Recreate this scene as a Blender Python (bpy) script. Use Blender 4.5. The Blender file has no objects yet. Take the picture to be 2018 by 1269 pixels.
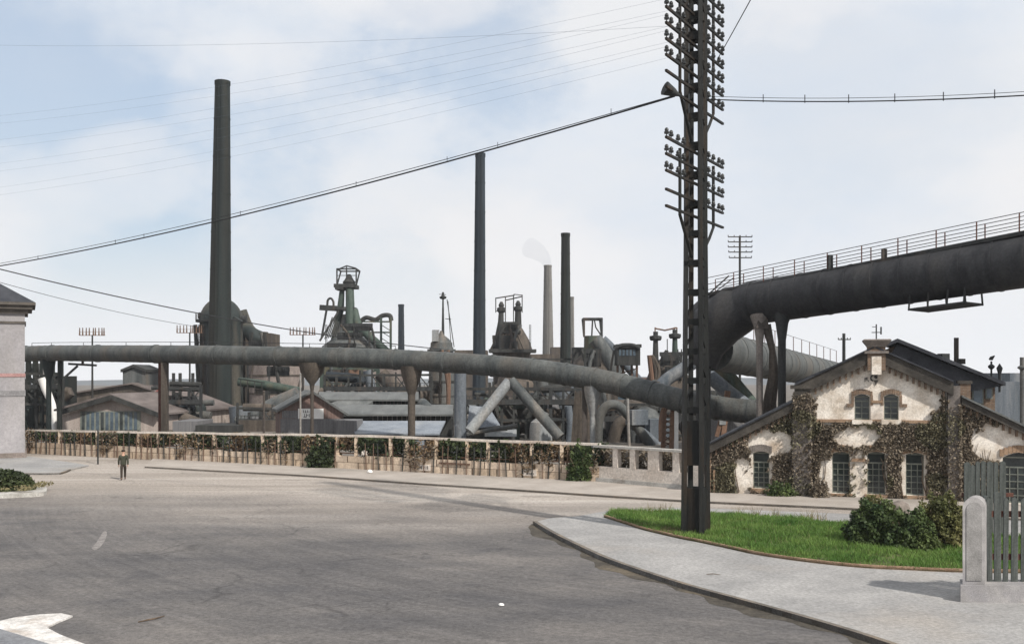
import bpy, bmesh, math, random
import numpy as np
from mathutils import Vector, Matrix
from mathutils.geometry import tessellate_polygon
R = math.radians
random.seed(7)
S = bpy.context.scene
COL = S.collection
CH, F, HY, CX = 6.1, 2018.0, 740.0, 1009.0      # camera height, focal length and horizon used to survey the place

# ------------------------------------------------------------ camera
cd = bpy.data.cameras.new("camera"); cam = bpy.data.objects.new("camera", cd); COL.objects.link(cam)
cam.location = (0, 0, CH); cam.rotation_euler = (R(90), 0, 0)
cd.lens = 36; cd.sensor_width = 36; cd.shift_y = 105.5 / 2018; cd.clip_end = 3000; cd.clip_start = .1
S.camera = cam
# ------------------------------------------------------------ sky and sun
SUN_EL, SUN_AZ = R(43), R(139)                    # azimuth clockwise from +Y
sund = Vector((math.sin(SUN_AZ) * math.cos(SUN_EL), math.cos(SUN_AZ) * math.cos(SUN_EL), math.sin(SUN_EL)))
W = bpy.data.worlds.new("World"); S.world = W; W.use_nodes = True
nt = W.node_tree; N = nt.nodes; L = nt.links
N.clear()
out = N.new("ShaderNodeOutputWorld"); bg = N.new("ShaderNodeBackground"); bg.inputs[1].default_value = .1
L.new(bg.outputs[0], out.inputs[0])
sky = N.new("ShaderNodeTexSky"); sky.sky_type = 'NISHITA'; sky.sun_disc = False
sky.sun_elevation = SUN_EL; sky.sun_rotation = SUN_AZ; sky.air_density = 1.2; sky.dust_density = 1.5
tc = N.new("ShaderNodeTexCoord")
def noise(scale, detail, rough, vec, mp=None):
    if mp:
        m = N.new("ShaderNodeMapping"); L.new(vec, m.inputs[0])
        m.inputs['Location'].default_value = mp[0]; m.inputs['Rotation'].default_value = mp[1]; m.inputs['Scale'].default_value = mp[2]
        vec = m.outputs[0]
    n = N.new("ShaderNodeTexNoise"); n.inputs['Scale'].default_value = scale
    n.inputs['Detail'].default_value = detail; n.inputs['Roughness'].default_value = rough
    L.new(vec, n.inputs['Vector']); return n.outputs['Fac']
def ramp(fac, stops):
    r = N.new("ShaderNodeValToRGB"); L.new(fac, r.inputs[0]); e = r.color_ramp.elements
    while len(e) < len(stops): e.new(.5)
    for k, (p, c) in enumerate(stops): e[k].position = p; e[k].color = (*c, 1) if len(c) == 3 else c
    return r.outputs[0]
def mix(f, a, b, t='MIX'):
    m = N.new("ShaderNodeMix"); m.data_type = 'RGBA'; m.blend_type = t
    for k, v in ((0, f), (6, a), (7, b)):
        if isinstance(v, (int, float)): m.inputs[k].default_value = v
        elif isinstance(v, tuple): m.inputs[k].default_value = (*v, 1)
        else: L.new(v, m.inputs[k])
    return m.outputs[2]
G_ = tc.outputs['Generated']
veil = ramp(noise(2.6, 7, .6, G_, ((.3, 1.1, 0), (0, R(20), 0), (1, 1, 2.6))), [(.36, (.0,) * 3), (.62, (1,) * 3)])
blue = mix(.4, sky.outputs[0], (4.9, 6.7, 9.3))
base = mix(veil, (7.2, 7.7, 8.4), (8.1, 8.2, 8.4))
wobf = noise(3.4, 8, .6, G_, ((1.7, .35, .62), (0, 0, 0), (1, 1, 1.5)))
def opening(px, py, r0, r1, amt):                  # clear patch of sky round a direction, ragged with cloud
    global base
    d = Vector(((px - CX0) / 2018, 1, (740 - py) / 2018)).normalized()
    v = N.new("ShaderNodeVectorMath"); v.operation = 'DISTANCE'; L.new(G_, v.inputs[0]); v.inputs[1].default_value = d
    a = N.new("ShaderNodeMath"); a.operation = 'MULTIPLY_ADD'; L.new(wobf, a.inputs[0]); a.inputs[1].default_value = .62; L.new(v.outputs['Value'], a.inputs[2])
    m = N.new("ShaderNodeMapRange"); m.interpolation_type = 'SMOOTHSTEP'; L.new(a.outputs[0], m.inputs[0])
    m.inputs[1].default_value = r0 + .31; m.inputs[2].default_value = r1 + .31; m.inputs[3].default_value = amt; m.inputs[4].default_value = 0
    base = mix(m.outputs[0], base, blue)
CX0 = 1009
opening(190, 300, .04, .26, .66); opening(960, 130, .0, .13, .55); opening(560, 130, .0, .16, .3); opening(850, 560, .0, .12, .35); opening(1560, 120, .0, .2, .2)
cum = ramp(noise(3.1, 8, .5, G_, ((.42, .35, .18), (0, 0, 0), (1, 1, 1.6))), [(.53, (0,) * 3), (.58, (.35,) * 3), (.68, (.6,) * 3)])
base = mix(cum, base, (9.0, 8.8, 8.75))
sep = N.new("ShaderNodeSeparateXYZ"); L.new(G_, sep.inputs[0])
hz = ramp(sep.outputs['Z'], [(.0, (1,) * 3), (.14, (0,) * 3)])
base = mix(hz, base, (8.9, 9.0, 9.2))
L.new(base, bg.inputs[0])
sd = bpy.data.lights.new("sun", 'SUN'); sun = bpy.data.objects.new("sun", sd); COL.objects.link(sun)
sd.energy = 4.8; sd.angle = R(1.5); sd.color = (1, .95, .87)
sun.rotation_euler = sund.to_track_quat('Z', 'Y').to_euler()
S.view_settings.view_transform = 'Standard'; S.view_settings.look = 'None'; S.view_settings.exposure = .08; S.view_settings.gamma = 1

# ------------------------------------------------------------ surveying helpers
def P(px, py, Y): return Vector(((px - CX) / F * Y, Y, CH - (py - HY) / F * Y))
def G(px, py, z=0.0):
    Y = (CH - z) * F / (py - HY); return Vector(((px - CX) / F * Y, Y, z))
def mm(px, Y): return px / F * Y
WL = {}                                            # world position of every object built here
def tag(o, label=None, cat=None, group=None, kind=None):
    if label: o['label'] = label
    if cat: o['category'] = cat
    if group: o['group'] = group
    if kind: o['kind'] = kind
    return o
def thing(name, label, cat, loc, group=None):
    o = bpy.data.objects.new(name, None); COL.objects.link(o); o.empty_display_size = .3
    o.location = loc; WL[o] = Vector(loc); return tag(o, label, cat, group)
class MB:
    def __init__(s): s.v = []; s.f = []
    def add(s, vs, fs):
        n = len(s.v); s.v += [Vector(x) for x in vs]; s.f += [tuple(n + i for i in f) for f in fs]; return s
    def obox(s, o, a, b, c):
        o, a, b, c = map(Vector, (o, a, b, c))
        if a.cross(b).dot(c) < 0: a, b = b, a
        return s.add([o, o + a, o + a + b, o + b, o + c, o + a + c, o + a + b + c, o + b + c],
              [(0, 3, 2, 1), (4, 5, 6, 7), (0, 1, 5, 4), (1, 2, 6, 5), (2, 3, 7, 6), (3, 0, 4, 7)])
    def box(s, c, sz, rz=0):
        c = Vector(c); m = Matrix.Rotation(rz, 3, 'Z')
        a, b, d = m @ Vector((sz[0], 0, 0)), m @ Vector((0, sz[1], 0)), Vector((0, 0, sz[2]))
        return s.obox(c - (a + b + d) / 2, a, b, d)
    def tube(s, pts, r, n=12, caps=True):
        pts = [Vector(p) for p in pts]; rs = r if isinstance(r, (list, tuple)) else [r] * len(pts)
        k = len(pts); up = None; base = len(s.v)
        for i in range(k):
            t = (pts[min(i + 1, k - 1)] - pts[max(i - 1, 0)]).normalized()
            if up is None:
                up = Vector((0, 0, 1)) if abs(t.z) < .9 else Vector((0, 1, 0))
            x = t.cross(up).normalized(); up = x.cross(t).normalized()
            for j in range(n):
                a = 2 * math.pi * j / n + math.pi / n
                s.v.append(pts[i] + (x * math.cos(a) + up * math.sin(a)) * rs[i])
        for i in range(k - 1):
            for j in range(n):
                a = base + i * n + j; b = base + i * n + (j + 1) % n
                s.f.append((a, b, b + n, a + n))
        if caps:
            s.f.append(tuple(base + j for j in reversed(range(n)))); s.f.append(tuple(base + (k - 1) * n + j for j in range(n)))
        return s
    def lathe(s, c, prof, n=24):
        c = Vector(c); base = len(s.v); k = len(prof)
        for (r, z) in prof:
            for j in range(n):
                a = 2 * math.pi * j / n; s.v.append(c + Vector((r * math.cos(a), r * math.sin(a), z)))
        for i in range(k - 1):
            for j in range(n):
                a = base + i * n + j; b = base + i * n + (j + 1) % n
                s.f.append((a, b, b + n, a + n))
        s.f.append(tuple(base + j for j in reversed(range(n)))); s.f.append(tuple(base + (k - 1) * n + j for j in range(n)))
        return s
    def bar(s, a, b, w, d=None):                    # square bar between two points
        a, b = Vector(a), Vector(b); t = (b - a).normalized(); d = d or w
        up = Vector((0, 0, 1)) if abs(t.z) < .9 else Vector((0, 1, 0))
        x = t.cross(up).normalized(); y = x.cross(t).normalized()
        return s.obox(a - x * w / 2 - y * d / 2, x * w, y * d, b - a)
    def prism(s, poly, off):                        # planar polygon pushed along off
        poly = [Vector(p) for p in poly]; off = Vector(off); n = len(poly)
        nrm = Vector((0, 0, 0))
        for i in range(n): nrm += (poly[i] - poly[0]).cross(poly[(i + 1) % n] - poly[0])
        if nrm.dot(off) > 0: poly.reverse()
        base = len(s.v); s.v += poly + [p + off for p in poly]
        tris = tessellate_polygon([poly])
        for t in tris:
            a, b, c = (poly[i] for i in t); tn = (b - a).cross(c - a)
            t = t if tn.dot(off) < 0 else t[::-1]
            s.f.append(tuple(base + i for i in t)); s.f.append(tuple(base + n + i for i in reversed(t)))
        for i in range(n):
            j = (i + 1) % n; s.f.append((base + j, base + i, base + n + i, base + n + j))
        return s
    def obj(s, name, m, parent=None, smooth=True, at=None, angle=35):
        w = Vector((0, 0, 0))
        if parent is not None: w = WL[parent]
        me = bpy.data.meshes.new(name)
        if at is None: me.from_pydata([v - w for v in s.v], [], s.f)
        else: me.from_pydata(s.v, [], s.f)
        me.update()
        if smooth:
            me.polygons.foreach_set('use_smooth', [True] * len(me.polygons)); me.set_sharp_from_angle(angle=R(angle))
        me.materials.append(m)
        o = bpy.data.objects.new(name, me); COL.objects.link(o)
        if parent is not None: o.parent = parent
        if at is not None: o.location = Vector(at) - w; WL[o] = Vector(at)
        else: WL[o] = w
        return o
def inst(src, parent, at, rot=None):
    c = src.copy(); COL.objects.link(c); c.parent = parent; c.location = Vector(at) - (WL[parent] if parent else Vector())
    if rot is not None: c.rotation_euler = rot
    WL[c] = Vector(at); return c
def solo(mb, name, m, label, cat, group=None, kind=None, loc=None, smooth=True, angle=35):
    if loc is None:
        xs = [v.x for v in mb.v]; ys = [v.y for v in mb.v]; zs = [v.z for v in mb.v]
        loc = Vector(((min(xs) + max(xs)) / 2, (min(ys) + max(ys)) / 2, min(zs)))
    loc = Vector(loc); mb.v = [v - loc for v in mb.v]
    o = mb.obj(name, m, None, smooth, at=loc, angle=angle); return tag(o, label, cat, group, kind)
def structure(mb, name, m, smooth=False):
    o = mb.obj(name, m, None, smooth); o['kind'] = 'structure'; return o

# ------------------------------------------------------------ materials
def mat(name, c1, c2, scale=1.0, rough=.75, bump=.0, metal=0.0, st=(1, 1, 1), c3=None, lo=.35, hi=.65, bscale=None, island=0.0, grit=.26, gscale=None, spec=.2, d3=(.52, .68)):
    global N, L
    m = bpy.data.materials.new(name); m.use_nodes = True; N = m.node_tree.nodes; L = m.node_tree.links
    b = N['Principled BSDF']; b.inputs['Roughness'].default_value = rough; b.inputs['Metallic'].default_value = metal
    b.inputs['Specular IOR Level'].default_value = spec
    t = N.new("ShaderNodeTexCoord").outputs['Object']
    f = noise(scale, 7, .62, t, ((0, 0, 0), (0, 0, 0), st))
    col = ramp(f, [(lo, c1), (hi, c2)])
    if c3:
        f3 = noise(scale * .37, 6, .6, t, ((3.1, 7.7, 1.3), (0, 0, 0), st))
        col = mix(ramp(f3, [(d3[0], (0,) * 3), (d3[1], (1,) * 3)]), col, c3)
    if grit:
        g = noise(gscale or max(scale * 10, 5), 4, .85, t)
        col = mix(1.0, col, ramp(g, [(.3, (1 - grit * 1.6,) * 3), (.7, (1 + grit,) * 3)]), 'MULTIPLY')
    if island:
        geo = N.new("ShaderNodeNewGeometry")
        col = mix(1.0, col, ramp(geo.outputs['Random Per Island'], [(0, (1 - island,) * 3), (1, (1 + island,) * 3)]), 'MULTIPLY')
    L.new(col, b.inputs['Base Color'])
    if bump:
        bn = N.new("ShaderNodeBump"); bn.inputs['Strength'].default_value = bump; bn.inputs['Distance'].default_value = .05
        L.new(noise(bscale or scale * 8, 5, .65, t), bn.inputs['Height']); L.new(bn.outputs[0], b.inputs['Normal'])
    return m
def leafmat(name, c1, c2, scale=.8, tr=.25, island=.45):
    m = mat(name, c1, c2, scale, .6, island=island, grit=0, spec=.25); N = m.node_tree.nodes; L = m.node_tree.links
    b = N['Principled BSDF']; t = N.new("ShaderNodeBsdfTranslucent"); x = N.new("ShaderNodeMixShader"); x.inputs[0].default_value = tr
    L.new(b.inputs['Base Color'].links[0].from_socket, t.inputs[0])
    L.new(b.outputs[0], x.inputs[1]); L.new(t.outputs[0], x.inputs[2]); L.new(x.outputs[0], N['Material Output'].inputs[0]); return m
def brickmat(name, c1, c2, mortar, sc=1.0, rough=.85, bw=.5, rh=.25, bump=.4, axis='XZ'):
    global N, L
    m = bpy.data.materials.new(name); m.use_nodes = True; N = m.node_tree.nodes; L = m.node_tree.links
    b = N['Principled BSDF']; b.inputs['Roughness'].default_value = rough; b.inputs['Specular IOR Level'].default_value = .25
    t = N.new("ShaderNodeTexCoord").outputs['Object']; sp = N.new("ShaderNodeSeparateXYZ"); L.new(t, sp.inputs[0])
    ad = N.new("ShaderNodeMath"); L.new(sp.outputs[0], ad.inputs[0]); L.new(sp.outputs[1], ad.inputs[1]); ad.inputs[1].default_value = 0
    cb = N.new("ShaderNodeCombineXYZ"); L.new(ad.outputs[0], cb.inputs[0]); L.new(sp.outputs[2], cb.inputs[1])
    br = N.new("ShaderNodeTexBrick"); L.new(cb.outputs[0], br.inputs['Vector']); br.inputs['Scale'].default_value = sc
    br.inputs['Color1'].default_value = (*c1, 1); br.inputs['Color2'].default_value = (*c2, 1); br.inputs['Mortar'].default_value = (*mortar, 1)
    br.inputs['Brick Width'].default_value = bw; br.inputs['Row Height'].default_value = rh; br.inputs['Mortar Size'].default_value = .015
    n = noise(1.1, 6, .65, t); g = noise(9, 4, .7, t)
    col = mix(1.0, br.outputs[0], ramp(n, [(.3, (.62, .6, .58)), (.7, (1.2, 1.18, 1.12))]), 'MULTIPLY')
    col = mix(1.0, col, ramp(g, [(.3, (.75,) * 3), (.7, (1.2,) * 3)]), 'MULTIPLY')
    L.new(col, b.inputs['Base Color'])
    bn = N.new("ShaderNodeBump"); bn.inputs['Strength'].default_value = bump; bn.inputs['Distance'].default_value = .03
    L.new(g, bn.inputs['Height']); L.new(bn.outputs[0], b.inputs['Normal']); return m
STK = (2.2, 2.2, .22)                               # rain streaks run down
M = {}
M['iron'] = mat('black_iron', (.020, .022, .023), (.046, .048, .048), .8, .7, .15, 0, STK, (.07, .055, .045))
M['mast'] = mat('mast_iron', (.006, .007, .007), (.017, .018, .017), 1.6, .6, .15, 0, STK, (.036, .024, .015))
M['pipe'] = mat('pipe_steel', (.05, .056, .057), (.105, .11, .106), .8, .62, .15, 0, (1.4, 1.4, .3), (.10, .09, .078), d3=(.48, .7), gscale=6, grit=.28)
M['gasmain'] = mat('gas_main_steel', (.020, .021, .024), (.042, .042, .045), .9, .6, .12, 0, (1.4, 1.4, .3), (.050, .048, .047), gscale=6, grit=.26)
M['chim'] = mat('chimney_iron', (.009, .013, .014), (.022, .029, .028), .5, .75, .15, 0, (1.6, 1.6, .1), (.028, .027, .022))
M['chimblue'] = mat('chimney_blue_iron', (.012, .016, .021), (.028, .035, .041), .5, .75, .1, 0, (1.6, 1.6, .1), (.03, .042, .055))
M['stove'] = mat('stove_iron', (.014, .02, .021), (.036, .045, .044), .35, .7, .15, 0, (1.6, 1.6, .15), (.085, .075, .06))
M['dark'] = mat('sooty_steel', (.022, .023, .023), (.055, .055, .052), .7, .8, .2, 0, STK)
M['grey'] = mat('grey_steel', (.05, .056, .058), (.115, .12, .118), .6, .65, .12, 0, STK, (.15, .13, .11))
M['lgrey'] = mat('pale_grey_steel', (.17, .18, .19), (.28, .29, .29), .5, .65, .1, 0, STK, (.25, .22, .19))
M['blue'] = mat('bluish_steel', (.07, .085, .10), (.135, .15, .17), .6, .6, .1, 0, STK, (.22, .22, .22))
M['green'] = mat('green_steel', (.032, .048, .04), (.068, .09, .074), .7, .65, .1, 0, STK, (.10, .09, .06))
M['brown'] = mat('brown_plate', (.045, .038, .032), (.115, .095, .078), .5, .85, .2, 0, STK, (.07, .06, .055))
M['rust'] = mat('rusty_steel', (.10, .06, .042), (.19, .115, .08), .9, .85, .2, 0, STK, (.09, .07, .06))
M['pink'] = mat('pinkish_plate', (.15, .125, .115), (.25, .21, .19), .45, .85, .15, 0, STK, (.15, .13, .11))
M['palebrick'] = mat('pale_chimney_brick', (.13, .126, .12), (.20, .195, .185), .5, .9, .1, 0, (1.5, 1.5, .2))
M['roofg'] = mat('grey_roofing', (.085, .09, .09), (.155, .16, .157), .8, .7, .1, 0, (1, .3, 1), (.12, .12, .115))
M['roofdark'] = mat('dark_slate_roofing', (.02, .022, .028), (.05, .052, .06), 1.2, .5, .2, 0, (1, 1, 1))
M['roofb'] = mat('brown_roofing', (.10, .083, .077), (.175, .148, .138), .8, .75, .12, 0, (1, .3, 1), (.085, .07, .065))
M['redroof'] = mat('red_roofing', (.22, .085, .075), (.33, .14, .12), 1, .8, .1)
M['shedwall'] = mat('buff_render', (.30, .25, .225), (.42, .365, .33), .7, .85, .15, 0, STK, (.25, .21, .19))
M['brownwall'] = mat('red_brown_boards', (.13, .085, .075), (.21, .145, .125), .9, .85, .2, 0, (6, 6, .3), (.10, .085, .08))
M['greyboard'] = mat('grey_boards', (.12, .12, .125), (.19, .185, .19), 1.2, .85, .2, 0, (6, 6, .3))
M['signw'] = mat('white_panel', (.66, .65, .63), (.78, .77, .75), 1.2, .6, grit=.05)
M['ink'] = mat('dark_lettering', (.03, .03, .035), (.05, .05, .055), 2, .7)
M['lead'] = mat('lead_glass', (.045, .065, .085), (.10, .135, .165), 1.5, .18, 0, 0, (1, 1, 1), spec=.6)
M['glass'] = mat('dark_glass', (.012, .017, .018), (.045, .055, .055), 1.7, .12, 0, 0, (1, 1, 1), spec=.6, grit=0)
M['frame'] = mat('grey_green_paint', (.13, .145, .13), (.22, .23, .20), 2, .6)
M['plaster'] = mat('warm_white_plaster', (.50, .43, .355), (.78, .725, .655), 1.1, .9, .35, 0, (1, 1, 1), (.40, .30, .215), lo=.34, hi=.6, bscale=22, d3=(.55, .78), gscale=11, grit=.22)
M['brick'] = brickmat('brown_brick', (.13, .085, .06), (.20, .13, .09), (.20, .16, .13), 1, .9, .26, .075)
M['pilaster'] = mat('grey_brown_stone', (.135, .12, .11), (.24, .21, .19), .9, .9, .4, 0, (1, 1, .5), (.10, .09, .085), bscale=12)
M['verge'] = mat('dark_timber_verge', (.032, .029, .026), (.075, .067, .058), 1.2, .8, .2, 0, (1, 1, 1))
M['sill'] = mat('brown_sandstone', (.22, .145, .095), (.34, .235, .16), 2, .9, .2)
M['bark'] = mat('creeper_stem', (.07, .05, .035), (.14, .10, .07), 3, .9, .3)
M['stone'] = mat('grey_granite', (.23, .22, .22), (.38, .365, .36), 2.2, .85, .3, 0, (1, 1, 1), (.27, .26, .27), bscale=40, gscale=55, grit=.3)
M['kerb'] = mat('pale_kerb_stone', (.34, .325, .30), (.50, .485, .455), 1.6, .9, .25, 0, (1, 1, 1), (.26, .23, .20), gscale=20, grit=.34)
M['kerbdark'] = mat('dark_kerb_stone', (.10, .09, .08), (.19, .165, .14), 1.6, .9, .3, 0, (1, 1, 1), (.24, .19, .14), gscale=40)  # darker kerb stone with brown blotches
M['pave'] = mat('pale_asphalt_pavement', (.24, .236, .234), (.33, .322, .315), .45, .92, .25, 0, (1, 1, 1), (.30, .28, .26), bscale=50, gscale=9, grit=.24)
M['wallw'] = mat('limewashed_wall', (.50, .44, .385), (.68, .62, .56), .8, .9, .25, 0, (1, 1, 1), (.42, .33, .26), bscale=14)
M['wallstone'] = brickmat('cream_stone_blocks', (.48, .38, .29), (.62, .52, .43), (.10, .07, .05), 1, .9, .72, .5, .5)
M['wood'] = mat('weathered_planks', (.04, .046, .043), (.10, .108, .102), 1.4, .85, .3, 0, (7, 7, .35), (.085, .10, .105))
M['redwood'] = mat('red_brown_rail', (.075, .032, .024), (.13, .06, .045), 2, .85, .2)
M['stucco'] = mat('grey_stucco', (.25, .24, .25), (.33, .315, .325), .35, .9, .2, 0, (1, 1, .6), (.27, .255, .25), bscale=30, gscale=5, grit=.14)
M['cornice'] = mat('dark_cornice_stone', (.07, .062, .055), (.13, .115, .10), 1.2, .85, .2)
M['redband'] = mat('faded_red_band', (.30, .17, .16), (.36, .22, .21), 1.2, .85)
M['tarp'] = mat('blue_grey_sheeting', (.16, .18, .21), (.24, .265, .30), .7, .6, .2, 0, (1, 1, 1), (.28, .29, .30))
M['wire'] = mat('black_cable', (.015, .016, .018), (.03, .03, .033), 2, .6)
M['thinwire'] = mat('thin_grey_wire', (.07, .09, .13), (.10, .13, .18), 2, .5)
M['porc'] = mat('dark_porcelain', (.008, .009, .009), (.022, .023, .022), 6, .3, spec=.6)
M['skin'] = mat('skin', (.42, .25, .18), (.48, .30, .22), 4, .6)
M['coat'] = mat('olive_cloth', (.035, .04, .028), (.06, .062, .045), 6, .9)
M['trou'] = mat('dark_brown_cloth', (.03, .024, .02), (.05, .04, .032), 6, .9)
M['hair'] = mat('dark_hair', (.02, .014, .01), (.04, .03, .02), 9, .7)
M['hedge'] = leafmat('dark_hedge_leaves', (.018, .03, .014), (.06, .075, .03), .9)
M['bush'] = leafmat('bush_leaves', (.028, .052, .02), (.105, .135, .045), .9)
M['bushwarm'] = leafmat('olive_bush_leaves', (.065, .075, .026), (.19, .175, .07), .9)
M['ivy'] = leafmat('brown_green_creeper', (.115, .093, .068), (.22, .18, .135), 1.0, .12, .32)
M['ivyg'] = leafmat('olive_creeper', (.085, .078, .05), (.17, .152, .095), 1.0, .12, .32)
M['grass'] = leafmat('grass_blades', (.06, .14, .024), (.16, .25, .06), .6, .3, .35)
M['straw'] = leafmat('dry_grass', (.18, .16, .08), (.26, .22, .12), .8, .3, .3)
M['soil'] = mat('soil', (.05, .06, .025), (.10, .11, .045), 1.5, .95, .3)

M['rustleaf'] = leafmat('rusty_brown_growth', (.10, .065, .036), (.21, .145, .085), 1.0, .15, .5)
def roadmat():
    global N, L
    m = bpy.data.materials.new('worn_asphalt'); m.use_nodes = True; N = m.node_tree.nodes; L = m.node_tree.links
    b = N['Principled BSDF']; b.inputs['Roughness'].default_value = .9; b.inputs['Specular IOR Level'].default_value = .3
    t = N.new("ShaderNodeTexCoord").outputs['Object']; Z = (0, 0, 0)
    s0 = N.new("ShaderNodeSeparateXYZ"); o0 = N.new("ShaderNodeVectorMath"); o0.operation = 'SUBTRACT'; L.new(t, o0.inputs[0]); o0.inputs[1].default_value = (34, 72, 0); L.new(o0.outputs[0], s0.inputs[0])
    ln_ = N.new("ShaderNodeVectorMath"); ln_.operation = 'LENGTH'; L.new(o0.outputs[0], ln_.inputs[0])
    at_ = N.new("ShaderNodeMath"); at_.operation = 'ARCTAN2'; L.new(s0.outputs[0], at_.inputs[0]); L.new(s0.outputs[1], at_.inputs[1])
    pol = N.new("ShaderNodeCombineXYZ"); L.new(ln_.outputs[1 if len(ln_.outputs) > 1 else 0], pol.inputs[0]); L.new(at_.outputs[0], pol.inputs[1]); pol = pol.outputs[0]   # wheel marks follow the bend
    col = ramp(noise(.13, 8, .68, t, (Z, (0, 0, R(12)), (.7, 1.3, 1))), [(.34, (.07, .068, .071)), (.5, (.105, .099, .097)), (.66, (.150, .138, .130))])
    stripe = noise(1, 7, .72, pol, ((1.3, 4, 0), Z, (.55, 3.2, 1)))
    col = mix(1.0, col, ramp(stripe, [(.36, (.88, .88, .89)), (.64, (1.10, 1.09, 1.08))]), 'MULTIPLY')
    fine = noise(1, 5, .8, pol, (Z, Z, (3.6, 9, 1)))
    col = mix(1.0, col, ramp(fine, [(.36, (.84,) * 3), (.64, (1.13,) * 3)]), 'MULTIPLY')
    patch = noise(.35, 6, .7, t, ((9, 2, 0), Z, (1, 1, 1)))
    col = mix(1.0, col, ramp(patch, [(.34, (.74, .75, .78)), (.46, (1, 1, 1))]), 'MULTIPLY')
    sp = N.new("ShaderNodeSeparateXYZ"); L.new(t, sp.inputs[0])                       # pale dust lies on the cross street
    a = N.new("ShaderNodeMath"); a.operation = 'MULTIPLY_ADD'; L.new(sp.outputs[0], a.inputs[0]); a.inputs[1].default_value = .26; L.new(sp.outputs[1], a.inputs[2])
    wob = N.new("ShaderNodeMath"); wob.operation = 'MULTIPLY_ADD'; L.new(noise(.09, 6, .65, t, (Z, Z, (.6, 1, 1))), wob.inputs[0]); wob.inputs[1].default_value = 26; L.new(a.outputs[0], wob.inputs[2])
    mr = N.new("ShaderNodeMapRange"); L.new(wob.outputs[0], mr.inputs[0]); mr.inputs[1].default_value = 50; mr.inputs[2].default_value = 64
    dust = ramp(noise(.3, 7, .65, t, (Z, (0, 0, R(-24)), (.12, 1.2, 1))), [(.32, (.22, .192, .165)), (.52, (.30, .265, .235)), (.68, (.40, .365, .33))])
    col = mix(mr.outputs[0], col, dust)
    g = noise(5.5, 5, 1.0, t)
    col = mix(1.0, col, ramp(g, [(.34, (.5,) * 3), (.66, (1.5,) * 3)]), 'MULTIPLY')
    vo = N.new("ShaderNodeTexVoronoi"); vo.feature = 'DISTANCE_TO_EDGE'; vo.inputs['Scale'].default_value = .16
    wv = N.new('ShaderNodeVectorMath'); wv.operation = 'MULTIPLY_ADD'; wn = N.new('ShaderNodeTexNoise'); wn.inputs['Scale'].default_value = .5; wn.inputs['Detail'].default_value = 6; L.new(t, wn.inputs['Vector']); L.new(wn.outputs['Color'], wv.inputs[0]); wv.inputs[1].default_value = (3.5, 3.5, 0); L.new(t, wv.inputs[2]); L.new(wv.outputs[0], vo.inputs['Vector'])
    crk = ramp(vo.outputs[0], [(.0, (.62,) * 3), (.012, (1,) * 3)])
    col = mix(ramp(noise(.2, 4, .6, t, ((5, 5, 0), Z, (1, 1, 1))), [(.45, (0,) * 3), (.58, (1,) * 3)]), col, mix(1.0, col, crk, 'MULTIPLY'))
    L.new(col, b.inputs['Base Color'])
    bn = N.new("ShaderNodeBump"); bn.inputs['Strength'].default_value = .35; bn.inputs['Distance'].default_value = .03
    L.new(g, bn.inputs['Height']); L.new(bn.outputs[0], b.inputs['Normal']); return m
M['road'] = roadmat()
M['ground'] = mat('works_yard_dirt', (.10, .09, .08), (.19, .17, .15), .2, .95, .2)
M['hills'] = mat('haze_tinted_hills', (.13, .145, .16), (.17, .18, .19), .02, .95)  # distance haze put into the hills' grey-blue colour

def leaves(name, pts, size, m, parent=None, seed=1, up=0.0, aspect=.62):
    rng = np.random.default_rng(seed); p = np.asarray(pts, float); n = len(p)
    w = np.array(WL[parent]) if parent is not None else np.zeros(3); p = p - w
    t = rng.normal(size=(n, 3)); t[:, 2] += up; t /= np.linalg.norm(t, axis=1)[:, None]
    q = rng.normal(size=(n, 3)); b = np.cross(t, q); b /= np.linalg.norm(b, axis=1)[:, None]
    s = size * rng.uniform(.6, 1.45, n)[:, None]
    v = np.stack([p - t * s, p + b * s * aspect, p + t * s, p - b * s * aspect], 1).reshape(-1, 3)
    me = bpy.data.meshes.new(name); f = np.arange(4 * n).reshape(-1, 4)
    me.from_pydata(v.tolist(), [], f.tolist()); me.update(); me.materials.append(m)
    o = bpy.data.objects.new(name, me); COL.objects.link(o)
    if parent is not None: o.parent = parent
    WL[o] = Vector(w); return o

# ============================================================ ground, road, pavements
b = MB(); b.add([(-900, -60, -.012), (900, -60, -.012), (900, 780, -.012), (-900, 780, -.012)], [(0, 1, 2, 3)]); structure(b, 'ground', M['ground'])
FENL, FENR, FENE = Vector((-38.2, 80.5, 0)), Vector((4.95, 58.1, 0)), Vector((10.4, 53.0, 0))
def fpt(t): return FENL.lerp(FENR, t)
b = MB(); b.add([(-95, -30, 0), (60, -30, 0), (60, 44, 0), (10.4, 53, 0), (4.95, 58.1, 0), (-38.2, 80.5, 0), (-95, 108, 0)], [tuple(range(7))]); structure(b, 'road', M['road'])
def arc(pts, n=6):                                 # smooth a polyline (Catmull-Rom)
    pts = [Vector(p) for p in pts]; o = []
    for i in range(len(pts) - 1):
        p0, p1, p2, p3 = pts[max(i - 1, 0)], pts[i], pts[i + 1], pts[min(i + 2, len(pts) - 1)]
        for k in range(n):
            t = k / n; o.append(.5 * (2 * p1 + (p2 - p0) * t + (2 * p0 - 5 * p1 + 4 * p2 - p3) * t * t + (3 * p1 - p0 - 3 * p2 + p3) * t ** 3))
    return o + [pts[-1]]
def slab(name, poly, z0, z1, m):
    return structure(MB().prism([(p.x, p.y, z0) for p in poly], (0, 0, z1 - z0)), name, m)
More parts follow.
